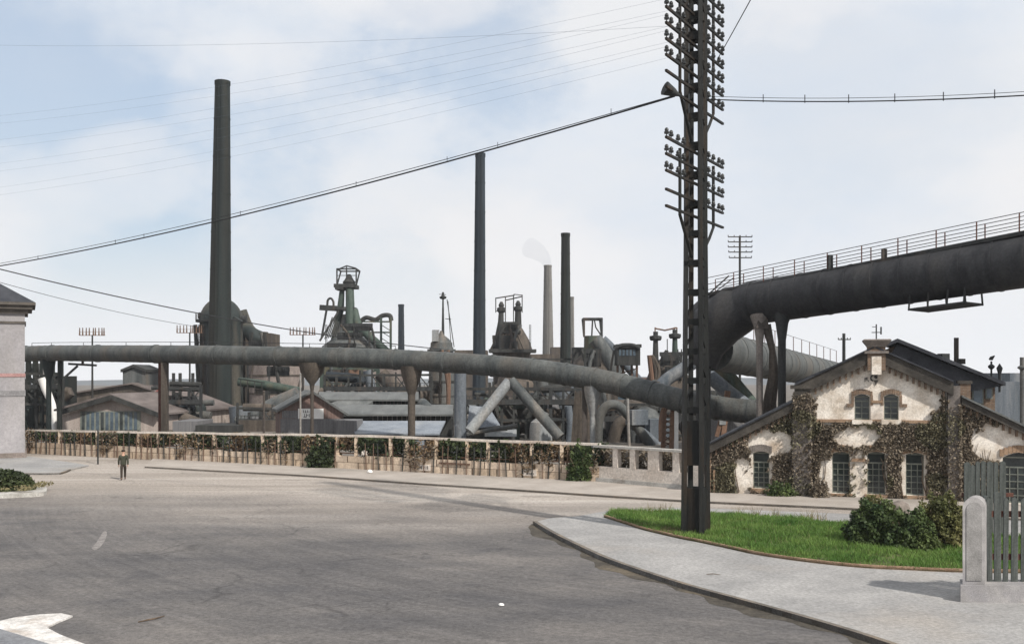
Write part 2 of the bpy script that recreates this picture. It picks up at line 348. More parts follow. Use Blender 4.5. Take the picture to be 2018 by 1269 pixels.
def strip(name, line, w, z0, z1, m, side=1):      # kerb of real height along a polyline
    b = MB(); n = len(line); a = []; c = []
    for i in range(n):
        t = (line[min(i + 1, n - 1)] - line[max(i - 1, 0)]); t.z = 0; t.normalize(); nn = Vector((-t.y, t.x, 0)) * w * side
        a.append(line[i]); c.append(line[i] + nn)
    v = []
    for p, q in zip(a, c): v += [(p.x, p.y, z0), (p.x, p.y, z1), (q.x, q.y, z1), (q.x, q.y, z0)]
    f = []
    for i in range(n - 1):
        k = 4 * i
        for (x, y) in ((0, 1), (1, 2), (2, 3)): f.append((k + x, k + y, k + 4 + y, k + 4 + x) if side > 0 else (k + x, k + 4 + x, k + 4 + y, k + y))
    f += [(0, 1, 2, 3), (4 * n - 1, 4 * n - 2, 4 * n - 3, 4 * n - 4)]
    b.add(v, f); return structure(b, name, m)
# right-hand corner pavement with its kerb
kz = .14
kerb = arc([G(x, y, kz) for x, y in ((1050, 1026), (1085, 1047), (1135, 1072), (1190, 1097), (1260, 1122), (1350, 1151), (1450, 1178), (1560, 1208), (1680, 1243), (1800, 1283), (1960, 1340))])
back = [G(1080, 1021, kz), G(1140, 1016, kz), G(1195, 1006, kz), G(1345, 999, kz)]
edge = [Vector((40, 36, 0)), Vector((40, 14, 0))]
slab('pavement', [Vector((p.x, p.y, 0)) + Vector((0, 0, 0)) for p in kerb[1:]] + [edge[1], edge[0]] + list(reversed(back)), .004, kz - .004, M['pave'])
strip('kerb', kerb, .16, .0, kz, M['kerbdark'], 1)
def gutter(line, w, m):
    n = len(line); a = []; c = []
    for i in range(n):
        t = (line[min(i + 1, n - 1)] - line[max(i - 1, 0)]); t.z = 0; t.normalize(); k = w * (.55 + .3 * math.sin(i * .37) + .18 * math.sin(i * 1.3)) * min(1, (i + .3) / 4)
        a.append(Vector((line[i].x, line[i].y, .004))); c.append(Vector((line[i].x + t.y * k, line[i].y - t.x * k, .004)))
    b = MB(); b.add(a + c, [(i, i + 1, n + i + 1, n + i) if False else (n + i, n + i + 1, i + 1, i) for i in range(n - 1)]); structure(b, 'gutter', m)
gutter(kerb, .75, mat('gutter_dirt', (.045, .04, .034), (.085, .075, .062), 1.5, .95, .3, 0, (1, 1, 1), (.12, .10, .075), gscale=8, grit=.3))
# far pavement along the works fence and the house
fk = arc([G(x, y, .1) for x, y in ((285, 919), (430, 927), (600, 936), (800, 950), (1000, 963), (1340, 985), (1680, 1001), (2018, 1022))])
far = [Vector((30, 44.5, 0)), Vector((10.4, 54.5, 0)), Vector((4.95, 58.4, 0)), fpt(.28) + Vector((0, .3, 0))]
slab('pavement', fk + far, .004, .096, mat('dusty_pavement', (.30, .265, .235), (.40, .36, .325), .5, .92, .2, 0, (1, 1, 1), (.27, .245, .22), gscale=30))
strip('kerb', fk, .14, .0, .1, M['kerbdark'], 1)
# pavement corner at the lower left with its whitened apron
ap = [G(x, y) for x, y in ((-60, 1236), (0, 1226), (30, 1219), (80, 1213), (120, 1211), (143, 1216), (118, 1226), (92, 1239), (118, 1253), (180, 1277), (120, 1290), (-60, 1240))]
slab('pavement_apron', ap, .003, .045, mat('whitened_concrete', (.44, .42, .40), (.66, .64, .62), 1.4, .9, .15, 0, (1, 1, 1), (.36, .29, .23), gscale=9, grit=.25, d3=(.5, .66)))
slab('pavement', [G(x, y) for x, y in ((-60, 1228), (0, 1243), (45, 1257), (130, 1283), (130, 1340), (-60, 1340))], .0, .06, mat('blue_grey_pavement', (.16, .165, .18), (.23, .235, .245), .8, .9, .2))
# left: pavement edge by the stucco building
lp = arc([G(x, y, .1) for x, y in ((-60, 931), (40, 932), (110, 932), (128, 929), (140, 924))])
slab('pavement', lp + [G(175, 916, .1), G(60, 899, .1), G(-60, 900, .1)], .003, .096, M['pave']); strip('kerb', lp, .14, 0, .1, M['kerbdark'], 1)
# low hills beyond the works
b = MB(); xs = np.linspace(-880, 880, 60); v = []; f = []
for i, x in enumerate(xs):
    h = 3.6 + 1.2 * math.sin(x * .006 + 1) + .6 * math.sin(x * .021)
    v += [(x, 640 + 30 * math.sin(x * .01), -1), (x, 735, max(h, 1)), (x, 775, -1)]
for i in range(59):
    k = 3 * i; f += [(k, k + 3, k + 4, k + 1), (k + 1, k + 4, k + 5, k + 2)]
b.add(v, f); structure(b, 'hills', M['hills'], True)

# ============================================================ left stucco building
bl = thing('stucco_building', 'grey stucco building with dark cornice, slate roof and faded red band at left edge', 'building', P(-120, 905, 74.0).to_2d().to_3d())
c0 = Vector((mm(49 - CX, 75.2), 75.2, 0)); dx = Vector((-.903, -.43, 0)); dy = Vector((-.43, .903, 0))
Hc = 10.9
MB().obox(c0 + dx * 14, -dx * 14, dy * 5, (0, 0, Hc)).obj('wall', M['stucco'], bl, False)
cb = MB()
for (z, h, o) in ((Hc - 1.0, .16, .08), (Hc - .25, .3, .22), (Hc + .052, .28, .5), (Hc + .335, .2, .72)): cb.obox(c0 + dx * 15 - dy * o - dx * (15 + o) + Vector((0, 0, z)), dx * (15 + o), dy * (5 + 2 * o), (0, 0, h))
cb.obj('cornice', M['cornice'], bl, False)
MB().obox(c0 - dy * .04 - dx * .04 + Vector((0, 0, 6.0)), dx * 14, dy * 5.08, (0, 0, .26)).obj('wall_band', M['redband'], bl, False)
MB().obox(c0 - dy * .05 - dx * .05 + Vector((0, 0, 4.6)), dx * 14, dy * 5.1, (0, 0, .4)).obj('wall_band', mat('grey_band', (.17, .165, .17), (.23, .225, .23), 1), bl, False)
MB().obox(c0 - dy * .12 - dx * .12, dx * 14, dy * 5.2, (0, 0, .45)).obj('plinth', M['pink'], bl, False)
e0 = c0 - dx * .7 - dy * .7 + Vector((0, 0, Hc + .54)); a, c2, d2, e2 = e0, e0 + dx * 16, e0 + dx * 16 + dy * 6.4, e0 + dy * 6.4
MB().add([a, c2, d2, e2, a + dx * 3.2 + dy * 3.2 + Vector((0, 0, 2.0)), a + dx * 14 + dy * 3.2 + Vector((0, 0, 2.0))],
         [(0, 4, 5, 1), (0, 3, 4), (3, 2, 5, 4), (1, 5, 2), (0, 1, 2, 3)]).obj('roof', M['roofdark'], bl, False)

# ============================================================ left traffic island with hedge
isl = arc([G(x, y, .2) for x, y in ((-90, 962), (0, 958), (60, 955), (88, 958), (92, 964), (80, 970), (0, 974), (-90, 977))])
slab('traffic_island', isl, 0, .2, M['kerb'])
b = MB(); pp = arc([G(x, y, .22) for x, y in ((-90, 959), (40, 955), (66, 956), (72, 961), (50, 966), (-90, 972))]); b.prism([(p.x, p.y, .205) for p in pp], (0, 0, .12)); structure(b, 'island_soil', M['soil'])
rng = np.random.default_rng(3)
hp = thing('hedge', 'low dark rounded hedge on the kerbed island at the left edge', 'hedge', G(-10, 962, .3))
n = 5200; u = rng.uniform(-1, 1, n); ang = rng.uniform(0, math.pi, n); rr = np.sqrt(rng.uniform(.35, 1, n)); hc = G(-45, 961, .3)
end = np.sqrt(np.clip(1 - np.clip((u - .35) / .65, 0, 1) ** 2.2, 0, 1))
leaves('foliage', np.stack([hc.x + u * 2.9, hc.y + np.cos(ang) * rr * 1.15 * end, .3 + np.sin(ang) * rr * 1.0 * end * (1 + .06 * np.sin(u * 9))], 1), .10, M['hedge'], hp, 3)
b = MB()
for i in range(7): b.tube([hc + Vector((-2.5 + i * .75, 0, -.15)), hc + Vector((-2.5 + i * .75, .05, .6))], .03, 6)
b.obj('stem', M['bark'], hp)
n = 1600; leaves('foliage', np.stack([hc.x + rng.uniform(-1, 1, n) * 3.4, hc.y + rng.uniform(-1, 1, n) * 1.5, .33 + rng.uniform(0, .16, n)], 1), .07, M['straw'], hp, 4)

# ============================================================ long gas pipeline on its supports
PL = [(-40, 698, 116, 15), (50, 697, 111, 15), (120, 696, 108, 15.5), (250, 697, 100, 16.5), (400, 699, 92, 18.5), (550, 702, 88.5, 19), (700, 705, 86, 19.5), (830, 711, 84, 19.5), (950, 719, 81.5, 20), (1050, 728, 79.5, 20.5), (1130, 740, 78, 21.5), (1200, 753, 76.5, 22), (1270, 770, 75, 22), (1345, 790, 73.5, 22), (1430, 806, 72, 22), (1500, 812, 71, 22)]
pl = thing('gas_pipeline', 'long grey steel gas pipe carried on columns across the works behind the fence', 'pipeline', P(700, 877, 86).to_2d().to_3d())
pc = arc([P(x, y, Y) for x, y, Y, r in PL], 5); RP = .84
MB().tube(pc, RP, 20).obj('pipe', M['pipe'], pl)
def plat(px):
    return min(pc, key=lambda p: abs(p.x / p.y * F + CX - px))
for i in range(2, len(pc) - 1):
    t = (pc[i + 1] - pc[i - 1]).normalized(); big = i % 4 == 1
    MB().tube([pc[i] - t * (.09 if big else .05), pc[i] + t * (.09 if big else .05)], RP + (.06 if big else .014), 20).obj('flange', M['pipe'], pl)
MB().tube([p + Vector((0, -.2, RP + .28)) for p in pc[6:34]], .025, 6).obj('cable', M['wire'], pl)
b = MB()
for i in range(6, 34, 3): b.bar(pc[i] + Vector((0, -.2, RP - .1)), pc[i] + Vector((0, -.2, RP + .3)), .04)
b.obj('cable_bracket', M['iron'], pl)
def sup(px, w, m, head=0, dxp=0):
    p = plat(px); p = Vector(((px - CX) / F * p.y, p.y, p.z)); b = MB()
    if head: b.tube([(p.x, p.y, p.z - RP * .6), (p.x, p.y, p.z - RP - .5), (p.x, p.y, p.z - RP - 1.5), (p.x, p.y, p.z - RP - 2.0)], [head, head * .85, w * .75, w / 2], 12); b.tube([(p.x, p.y, p.z - RP - 1.95), (p.x, p.y, 0)], w / 2, 12)
    else: b.bar((p.x + dxp, p.y, 0), (p.x, p.y, p.z - RP + .1), w, w)
    b.box((p.x + dxp, p.y, .15), (w * 2, w * 2, .3)); return b.obj('support_column', m, pl)
sup(316, .3, M['redwood']); sup(325, .55, M['brown']); sup(615, .3, M['brown'], 1.15); sup(811, .62, M['brown'], .95)
sup(1168, .42, M['lgrey'], .7); sup(1152, .36, M['brown'])
sup(96, .55, M['chim'], .75); sup(118, .35, M['chim'])
for px in (907,):
    p = plat(px); MB().tube([(mm(px - CX, 80), 80, 0), (mm(px - CX, 80), 80, CH - mm(736 - HY, 80))], .47, 16).obj('support_column', M['blue'], pl)
# A-shaped pair of inclined tubes; light on the left one painted as paler grey
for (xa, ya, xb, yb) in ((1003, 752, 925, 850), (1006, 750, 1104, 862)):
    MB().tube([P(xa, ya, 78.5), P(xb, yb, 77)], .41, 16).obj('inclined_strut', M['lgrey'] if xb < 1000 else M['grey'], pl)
# bracket lamp arm under the pipe near the left end
b = MB(); p = P(163, 709, 106); q = P(163, 719, 106); b.bar(p, q, .2); b.bar(P(135, 717, 106), P(190, 720, 106), .22); b.bar(P(126, 745, 106), P(153, 721, 106), .2); b.obj('bracket', M['iron'], pl)
# portal frame with lattice leg near the mast
b = MB(); YY = 74
for x0, x1 in ((1309, 1306), (1326, 1322)): b.bar(P(x0, 805, YY), Vector((mm(x1 - CX, YY), YY, 0)), .3)
for k in range(9):
    y = 815 + k * 11; b.bar(P(1309, y, YY), P(1324, y + 9, YY), .09); b.bar(P(1324, y, YY), P(1308, y + 9, YY), .09)
b.tube(arc([P(1304, 870, YY), P(1304, 830, YY), P(1310, 805, YY), P(1322, 792, YY), P(1334, 788, YY)]), .22, 8); b.obj('lattice_support', M['rust'], pl)
MB().bar(P(1333, 784, YY - .4), Vector((mm(1331 - CX, YY), YY - .4, 0)), .26).obj('support_column', M['signw'], pl)

# ============================================================ overhead gas main above the brick house
gm = thing('overhead_gas_main', 'large dark overhead gas main with railed walkway crossing above the brick house', 'gas main', Vector((mm(1497 - CX, 66), 66, 0)))
RG = 1.42
g0, g1 = P(2200, 488, 52), P(1480, 598, 67.5); gd = (g1 - g0).normalized()
line = [g0 + (g1 - g0) * t for t in np.linspace(0, 1, 8)] + [P(1440, 612, 69), P(1404, 627, 70), P(1380, 648, 70.6)]
MB().tube(line, [RG] * 8 + [RG * 1.03, RG * 1.1, RG * 1.1], 28).obj('main_pipe', M['gasmain'], gm)
MB().tube([P(1492, 598, 67.3), P(1450, 612, 68.5), P(1412, 640, 69.4), P(1392, 690, 69.8), P(1387, 722, 69.8)], [RG * .9, RG * 1.22, RG * 1.25, RG * .82, RG * .6], 24).obj('elbow', M['gasmain'], gm)
MB().tube([P(1386, 715, 69.8), P(1386, 800, 69.8), Vector((mm(1386 - CX, 69.8), 69.8, 0))], .5, 14).obj('drop_leg', M['dark'], gm)
# branch running away to the right behind the house gable
br0, br1 = P(1405, 690, 71), P(1665, 744, 116)
MB().tube([br0, br0.lerp(br1, .3), br0.lerp(br1, .6), br1, br1 + (br1 - br0) * .4], RG, 24).obj('branch_pipe', M['pipe'], gm)
bd = (br1 - br0).normalized()
for t in np.linspace(.08, .97, 17): 
    p = br0.lerp(br1, t); MB().tube([p - bd * .07, p + bd * .07], RG + .03, 24).obj('flange', M['pipe'], gm)
for t in np.linspace(.03, .98, 13):
    p = g0.lerp(g1, t); MB().tube([p - gd * .06, p + gd * .06], RG + .035, 28).obj('flange', M['gasmain'], gm)
def railing(a, c, n, h, off, parent, rows=(1, .62, .3), r=.022):
    d = c - a
    b = MB()
    for k in rows: b.tube([a + off + Vector((0, 0, h * k)), c + off + Vector((0, 0, h * k))], r, 6)
    b.obj('handrail', M['iron'], parent)
    src = None
    for i in range(n + 1):
        p = a + d * (i / n) + off
        if src is None: src = MB().bar((0, 0, 0), (0, 0, h), .055).obj('rail_post', M['redwood'], parent, False, at=p)
        else: inst(src, parent, p)
nrm = Vector((gd.y, -gd.x, 0)).normalized(); nrm = nrm if nrm.y < 0 else -nrm
wa, wb = g0 + Vector((0, 0, RG + .1)), P(1400, 583, 69.5)
b = MB(); e = wb - wa
b.obox(wa - nrm * .6, e, nrm * 1.2, (0, 0, .09)); b.obj('walkway', M['lgrey'], gm, False)
MB().obox(wa + nrm * .605 - Vector((0, 0, .06)), e, nrm * .05, (0, 0, .2)).obj('walkway_edge', M['iron'], gm, False)
railing(wa, wb, 11, 1.15, nrm * .58, gm); railing(wa, wb, 11, 1.15, nrm * -.58, gm)
MB().box(wa + e * .63 + nrm * .5 + Vector((0, 0, .5)), (.28, .25, 1.0)).obj('switch_box', M['iron'], gm); MB().box(wa + e * .49 + nrm * .5 + Vector((0, 0, .4)), (.28, .22, .6)).obj('switch_box', M['iron'], gm)
b = MB(); b.bar(wb + e * -.05 + nrm * .5, wb + e * -.005 + nrm * .5 + Vector((0, 0, .08)), .08); b.bar(wb + e * -.06 + Vector((0, 0, 1.1)), wb + e * -.005 + nrm * .5, .08); b.bar(wb + e * -.075 + Vector((0, 0, .9)), wb + e * -.02 + nrm * .5, .06); b.obj('stair', M['iron'], gm)
railing(br0.lerp(br1, .1) + Vector((0, 0, RG)), br0.lerp(br1, .93) + Vector((0, 0, RG)), 12, 1.4, Vector((-.3, 0, 0)), gm, (1,), .02)
# supports
for (x, yt, yb2, Y, w, m) in ((1497, 650, 845, 66, .42, M['pilaster']), (1541, 640, 800, 65.2, .5, M['iron'])):
    x0 = mm(x - CX, Y); zt = CH - mm(yt - HY, Y); b = MB(); b.tube([(x0, Y, 0), (x0, Y, zt - 1.0), (x0, Y, zt + .1), (x0 + .05, Y + .2, zt + .9)], [w / 2, w / 2, w * .8, w * 1.5], 10); b.obj('support_column', m, gm)
MB().tube([P(1515, 850, 66.5), P(1517, 790, 66.5), P(1525, 740, 66), P(1522, 690, 66), P(1510, 640, 66)], [.5, .42, .34, .2, .3], 10).obj('curved_strut', M['brown'], gm)
MB().tube([P(1500, 648, 66), P(1503, 612, 66)], [.62, .2], 4).obj('bearing', M['brown'], gm)
MB().bar(Vector((mm(1424 - CX, 88), 88, 0)), P(1424, 720, 88), .9).obj('support_column', M['grey'], gm)
# hanging inspection platform
pa, pb = g0 + (g1 - g0) * .48, g0 + (g1 - g0) * .335
b = MB(); o1 = pa + Vector((0, 0, -RG - .52)); dd = (pb - pa)
b.obox(o1 - nrm * 1.5, dd, nrm * 2.6, (0, 0, .12)); b.obj('platform', M['dark'], gm, False)
b = MB()
for t in (0, .35, .7, 1):
    for s_ in (-1.5, 1.1): b.bar(o1 + dd * t + nrm * s_, pa + dd * t + nrm * s_ * .8 + Vector((0, 0, -RG * .4)), .08)
b.obj('hanger', M['iron'], gm)

# ============================================================ chimneys
def chimney(name, label, x0, x1, yt, xb0, xb1, yb, Y, m, rim=.06):
    ct, cb_ = (x0 + x1) / 2, (xb0 + xb1) / 2
    zt, zb = CH - mm(yt - HY, Y), CH - mm(yb - HY, Y); rt, rb = mm(x1 - x0, Y) / 2, mm(xb1 - xb0, Y) / 2
    X0, X1 = mm(cb_ - CX, Y), mm(ct - CX, Y); k = (X1 - X0) / (zt - zb) ; rr0 = rb + (rb - rt) * zb / (zt - zb)
    t = thing(name, label, 'chimney', (X0 - k * zb, Y, 0))
    MB().tube([(X0 - k * zb, Y, 0), (X0, Y, zb), (X1, Y, zt)], [rr0, rb, rt], 28, False).obj('shaft', m, t)
    MB().tube([(X1, Y, zt - .5), (X1, Y, zt + .02)], [rt + rim, rt + rim], 28, False).obj('rim', m, t)
    MB().tube([(X1 - k * 1, Y, zt - 1.2), (X1, Y, zt - .3)], [rt * .94, rt * .94], 28).obj('flue', M['dark'], t)
    for i in range(1, 9):
        z = zt * i / 9; r = rr0 + (rt - rr0) * i / 9; MB().tube([(X0 + k * (z - zb), Y, z - .07), (X0 + k * (z - zb), Y, z + .07)], r + .035, 28).obj('seam_ring', m, t)
    b = MB(); z0 = zt * .1
    for s_ in (-.22, .22): b.tube([(X0 - k * zb + s_, Y - rr0 - .16, 1), (X1 + s_, Y - rt - .16, zt)], .03, 5)
    b.obj('ladder', m, t); return t
chimney('tall_chimney', 'tallest dark iron chimney rising in front of the domed stove at left', 424, 453, 161, 413, 455, 600, 140, M['chim'])
chimney('tall_chimney', 'blue-black iron chimney behind the middle of the pipeline, its top touching the overhead cable', 937, 956, 303, 932, 957, 690, 150, M['chimblue'])
chimney('tall_chimney', 'pale brown brick chimney trailing thin smoke beside a shorter black one', 1072, 1087, 523, 1069, 1091, 697, 235, M['palebrick'])
chimney('tall_chimney', 'black iron chimney close right of the pale smoking one', 1106, 1123, 460, 1104, 1125, 705, 160, M['chim'])
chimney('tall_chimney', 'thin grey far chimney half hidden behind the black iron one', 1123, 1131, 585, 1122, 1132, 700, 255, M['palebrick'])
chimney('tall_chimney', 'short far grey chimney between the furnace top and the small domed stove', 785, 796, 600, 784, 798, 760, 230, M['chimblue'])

# ============================================================ hot blast stoves
st = thing('hot_blast_stove', 'large domed iron stove standing behind the tallest chimney', 'stove', Vector((mm(436 - CX, 152), 152, 0)))
Y = 152; c = Vector((mm(436 - CX, Y), Y, 0)); r = mm(42, Y); zs = CH - mm(632 - HY, Y); zt = CH - mm(587 - HY, Y); h = zt - zs
MB().lathe(c, [(r, 0), (r * .99, zs * .5), (r * .98, zs)], 32).obj('shell', M['stove'], st)
MB().lathe(c, [(r * .98, zs + .003)] + [(r * .98 * math.cos(a), zs + h * math.sin(a)) for a in np.linspace(.05, 1.45, 9)], 32).obj('dome', M['stove'], st)
MB().lathe(c, [(r * 1.16, zs - .25), (r * 1.17, zs + .1), (r * 1.0, zs + .12)], 32).obj('gallery', M['iron'], st)
b = MB()
for i in range(26):
    a = 2 * math.pi * i / 26; p = c + Vector((r * 1.15 * math.cos(a), r * 1.15 * math.sin(a), zs + .1)); b.bar(p, p + Vector((0, 0, .9)), .06)
b.obj('gallery_rail', M['iron'], st)
for dxp, y in ((-44, 622), (-45, 650), (50, 629)):
    MB().tube([P(436 + dxp, y, Y - 1), P(436 + dxp * .8, y, Y - 1)], .5, 10).obj('valve', M['iron'], st)
for y in (690, 735, 790, 830): MB().lathe(c + Vector((0, 0, CH - mm(y - HY, Y))), [(r * 1.02, -.1), (r * 1.02, .1)], 32).obj('seam_ring', M['stove'], st)
b = MB(); b.tube([P(400, 860, 146), P(400, 745, 146)], .75, 14); b.tube([P(463, 860, 146), P(463, 640, 147), P(470, 628, 147)], .8, 14); b.obj('riser_duct', M['stove'], st)
st2 = thing('brown_stove', 'squat brown plated stove with sloping shoulder between the domed stove and the gabled board shed', 'stove', Vector((mm(505 - CX, 158), 158, 0)))
c = Vector((mm(503 - CX, 158), 158, 0)); MB().lathe(c, [(mm(30, 158), 0), (mm(30, 158), CH - mm(662 - HY, 158)), (mm(24, 158), CH - mm(654 - HY, 158))], 28).obj('shell', M['brown'], st2)
MB().tube(arc([P(470, 615, 157), P(482, 645, 157), P(497, 662, 156), P(520, 672, 156)]), [1.3] * 18 + [1.4], 14).obj('neck_duct', M['stove'], st2)
MB().obox(Vector((mm(487 - CX, 156), 155, 0)), (mm(50, 156), 0, 0), (0, 6, 0), (0, 0, CH - mm(657 - HY, 156))).obj('casing', M['brown'], st2, False)
rv = thing('gas_washer', 'pinkish round gas vessel below the pipeline right of the domed stove', 'tank', Vector((mm(545 - CX, 135), 135, 0)))
c = Vector((mm(545 - CX, 135), 135, 0)); MB().lathe(c, [(mm(54, 135), 0), (mm(54, 135), CH - mm(715 - HY, 135)), (mm(30, 135), CH - mm(695 - HY, 135))], 36).obj('shell', M['pink'], rv)
for y in (740, 775, 815): MB().lathe(c + Vector((0, 0, CH - mm(y - HY, 135))), [(mm(54, 135) + .06, -.12), (mm(54, 135) + .06, .12)], 36).obj('seam_ring', M['brown'], rv)
MB().tube([P(470, 752, 124), P(520, 758, 124), P(592, 772, 122)], .55, 12).obj('green_pipe', M['green'], rv)
b = MB()
for i in range(9): b.bar(P(474 + i * 14, 748 + i * 2, 123.5), P(474 + i * 14, 762 + i * 2, 123.5), .1)
b.bar(P(470, 745, 123.5), P(590, 765, 123.5), .08); b.bar(P(600 - 75, 770, 123), P(525, 862, 123), .4); b.obj('catwalk', M['dark'], rv)
for pts, r, m in (([(468, 830), (500, 822), (540, 800), (590, 778)], 1.0, 'grey'), ([(470, 846), (520, 838), (560, 815)], .9, 'brown'), ([(475, 800), (478, 840), (480, 870)], 1.4, 'blue'), ([(505, 812), (512, 835), (540, 846), (575, 850)], .8, 'dark')):
    MB().tube(arc([P(x, y, 119) for x, y in pts]), r, 14).obj('duct', M[m], rv)
ms = thing('small_domed_stove', 'ringed grey stove with small dome and thin mast on top right of the board shed', 'stove', Vector((mm(870 - CX, 128), 128, 0)))
Y = 128; c = Vector((mm(870 - CX, Y), Y, 0)); q = lambda y: CH - mm(y - HY, Y)
MB().lathe(c, [(mm(26, Y), 0), (mm(26, Y), q(830)), (mm(25, Y), q(735)), (mm(24, Y), q(690)), (mm(23, Y), q(684))], 28).obj('shell', M['grey'], ms)
MB().lathe(c, [(mm(22, Y), q(690)), (mm(21.5, Y), q(676)), (mm(15, Y), q(668)), (mm(6, Y), q(661)), (mm(3, Y), q(652))], 24).obj('dome', M['grey'], ms)
for y, k in ((690, 1.12), (752, 1.06), (778, 1.1), (793, 1.06), (806, 1.12), (815, 1.05)): MB().lathe(c + Vector((0, 0, q(y))), [(mm(25, Y) * k, -.12), (mm(25, Y) * k, .12)], 28).obj('seam_ring', M['dark'] if y in (752, 806) else M['grey'], ms)
b = MB(); b.tube([P(873, 662, Y), P(873, 590, Y)], [.2, .1], 8); b.lathe(P(873, 590, Y), [(.1, 0), (.4, .1), (.45, .3), (.2, .45), (.12, .9)], 10); b.bar(P(865, 580, Y), P(879, 581, Y), .06); b.obj('mast', M['iron'], ms)
b = MB(); b.tube([P(881, 590, Y), P(895, 684, Y)], .06, 5); b.tube([P(883, 594, Y), P(889, 682, Y)], .05, 5); b.bar(P(877, 628, Y), P(889, 629, Y), .08); b.obj('mast_stay', M['iron'], ms)
b = MB(); b.box(P(858, 662, Y - 1), (.8, .8, mm(22, Y))); b.bar(P(852, 651, Y - 1), P(866, 651, Y - 1), .12); b.obj('valve_house', M['lgrey'], ms)
MB().tube(arc([P(750, 735, 126), P(765, 752, 126), P(790, 774, 126), P(830, 781, 126), P(850, 777, 126)]), .92, 14).obj('inlet_duct', M['brown'], ms)

# ============================================================ blast furnaces
GF = 'blast furnaces behind the pipeline'
def cage(b, x0, x1, yt, yb, Y, d, w=.16):
    for x in (x0, x1):
        for yy in (Y, Y + d): b.bar(P(x, yb, yy), P(x, yt, Y) + Vector((0, yy - Y, 0)), w)
    for yy in (0, d):
        a, c = P(x0, yt, Y) + Vector((0, yy, 0)), P(x1, yt, Y) + Vector((0, yy, 0)); b.bar(a, c, w)
    for x in (x0, x1): b.bar(P(x, yt, Y), P(x, yt, Y) + Vector((0, d, 0)), w)
# A: furnace with tall twin uptake and open cage on top
fa = thing('blast_furnace', 'blast furnace with twin uptake tower under an open cage, left of small domed stove', 'blast furnace', Vector((mm(680 - CX, 172), 172, 0)), GF)
Y = 172; q = lambda y: CH - mm(y - HY, Y); c = Vector((mm(676 - CX, Y), Y, 0))
MB().lathe(c, [(mm(38, Y), 0), (mm(38, Y), q(770)), (mm(36, Y), q(722)), (mm(40, Y), q(690))], 28).obj('shell', M['rust'], fa)
MB().lathe(c + Vector((mm(12, Y), 0, 0)), [(mm(58, Y), q(690)), (mm(52, Y), q(682)), (mm(28, Y), q(664)), (mm(18, Y), q(640)), (mm(13, Y), q(620))], 20).obj('hopper_cone', M['grey'], fa)
MB().tube([P(689, 672, Y - 2), P(690, 600, Y - 1.5), P(689, 562, Y)], [mm(9.5, Y), mm(8.5, Y), mm(8, Y)], 16).obj('uptake', M['green'], fa)
MB().tube([P(655, 684, Y - 1), P(663, 645, Y), P(671, 610, Y), P(674, 573, Y)], [mm(6, Y), mm(6, Y), mm(7, Y), mm(5, Y)], 14).obj('uptake', M['green'], fa)
b = MB(); b.box(P(683, 565, Y + 1), (mm(42, Y), 4.5, .6)); b.box(P(671, 569, Y), (mm(16, Y), 3, .5)); b.obj('platform', M['dark'], fa); MB().box(P(683, 609, Y), (mm(36, Y), 4, .5)).obj('platform', M['dark'], fa); MB().box(P(686, 688, Y - 2), (mm(90, Y), 6, .5)).obj('platform', M['dark'], fa)
b = MB(); cage(b, 664, 702, 530, 563, Y - 1, 4, .22); b.bar(P(683, 526, Y + 1), P(683, 563, Y + 1), .2); b.bar(P(664, 543, Y - 1), P(702, 543, Y - 1), .1); b.tube([P(664, 532, Y - 1), P(683, 524, Y - 1), P(702, 529, Y - 1)], .12, 6); b.obj('cage', M['iron'], fa)
MB().lathe(P(688, 562, Y), [(.9, 0), (1.1, .5), (.7, 1.0), (.3, 1.8)], 12).obj('bell', M['dark'], fa)
b = MB(); b.bar(P(630, 606, Y - 1), P(664, 608, Y - 1), .45, .9); b.tube(arc([P(645, 606, Y - 1), P(646, 592, Y - 1), P(652, 588, Y - 1), P(657, 595, Y - 1), P(657, 606, Y - 1)]), .2, 6); b.tube([P(644, 608, Y - 1), P(634, 665, Y - 1)], .2, 6); b.obj('hoist_arm', M['iron'], fa)
b = MB()
for i in range(7): b.bar(P(640 + i * 3.5, 668 - i * 1, Y - 3), P(655 + i * 2.4, 625 + i * 2, Y - 2), .16)
b.bar(P(630, 672, Y - 3), P(668, 612, Y - 2), .3); b.obj('inclined_struts', M['dark'], fa)
MB().tube(arc([P(698, 612, Y - 1), P(706, 640, Y - 2), P(722, 658, Y - 3), P(752, 684, Y - 4), P(770, 700, Y - 4)]), mm(8, Y), 14).obj('downcomer', M['green'], fa)
b = MB()
for x in (751, 770):
    for d in (0, 3): b.bar(P(x, 692, Y - 2 + d), P(x, 626, Y - 2 + d), .35)
for y in (634, 655): b.bar(P(716, y, Y - 2), P(770, y, Y - 2), .25)
b.bar(P(727, 690, Y - 2), P(727, 640, Y - 2), .2)
for k in range(4): b.bar(P(751, 640 + k * 13, Y - 2), P(770, 652 + k * 13, Y - 2), .12)
b.obj('hoist_tower', M['green'], fa)
MB().tube(arc([P(710, 634, Y - 1), P(722, 626, Y - 1), P(740, 630, Y - 1), P(754, 622, Y - 1), P(768, 622, Y - 1), P(771, 632, Y - 1)]), mm(4.5, Y), 12).obj('curved_hood', M['dark'], fa)
b = MB()
for x in (634, 642, 712, 727, 745): b.bar(Vector((mm(x - CX, Y - 9), Y - 9, 0)), P(x, 700, Y - 9), .55)
for y in (726, 756): b.bar(P(634, y, Y - 9), P(745, y, Y - 9), .5, .4)
b.bar(P(714, 740, Y - 9), P(745, 728, Y - 9), .3); b.obj('column_frame', M['green'], fa)
MB().tube([P(734, 775, Y - 10), P(724, 730, Y - 10)], .8, 12).obj('riser', M['blue'], fa)
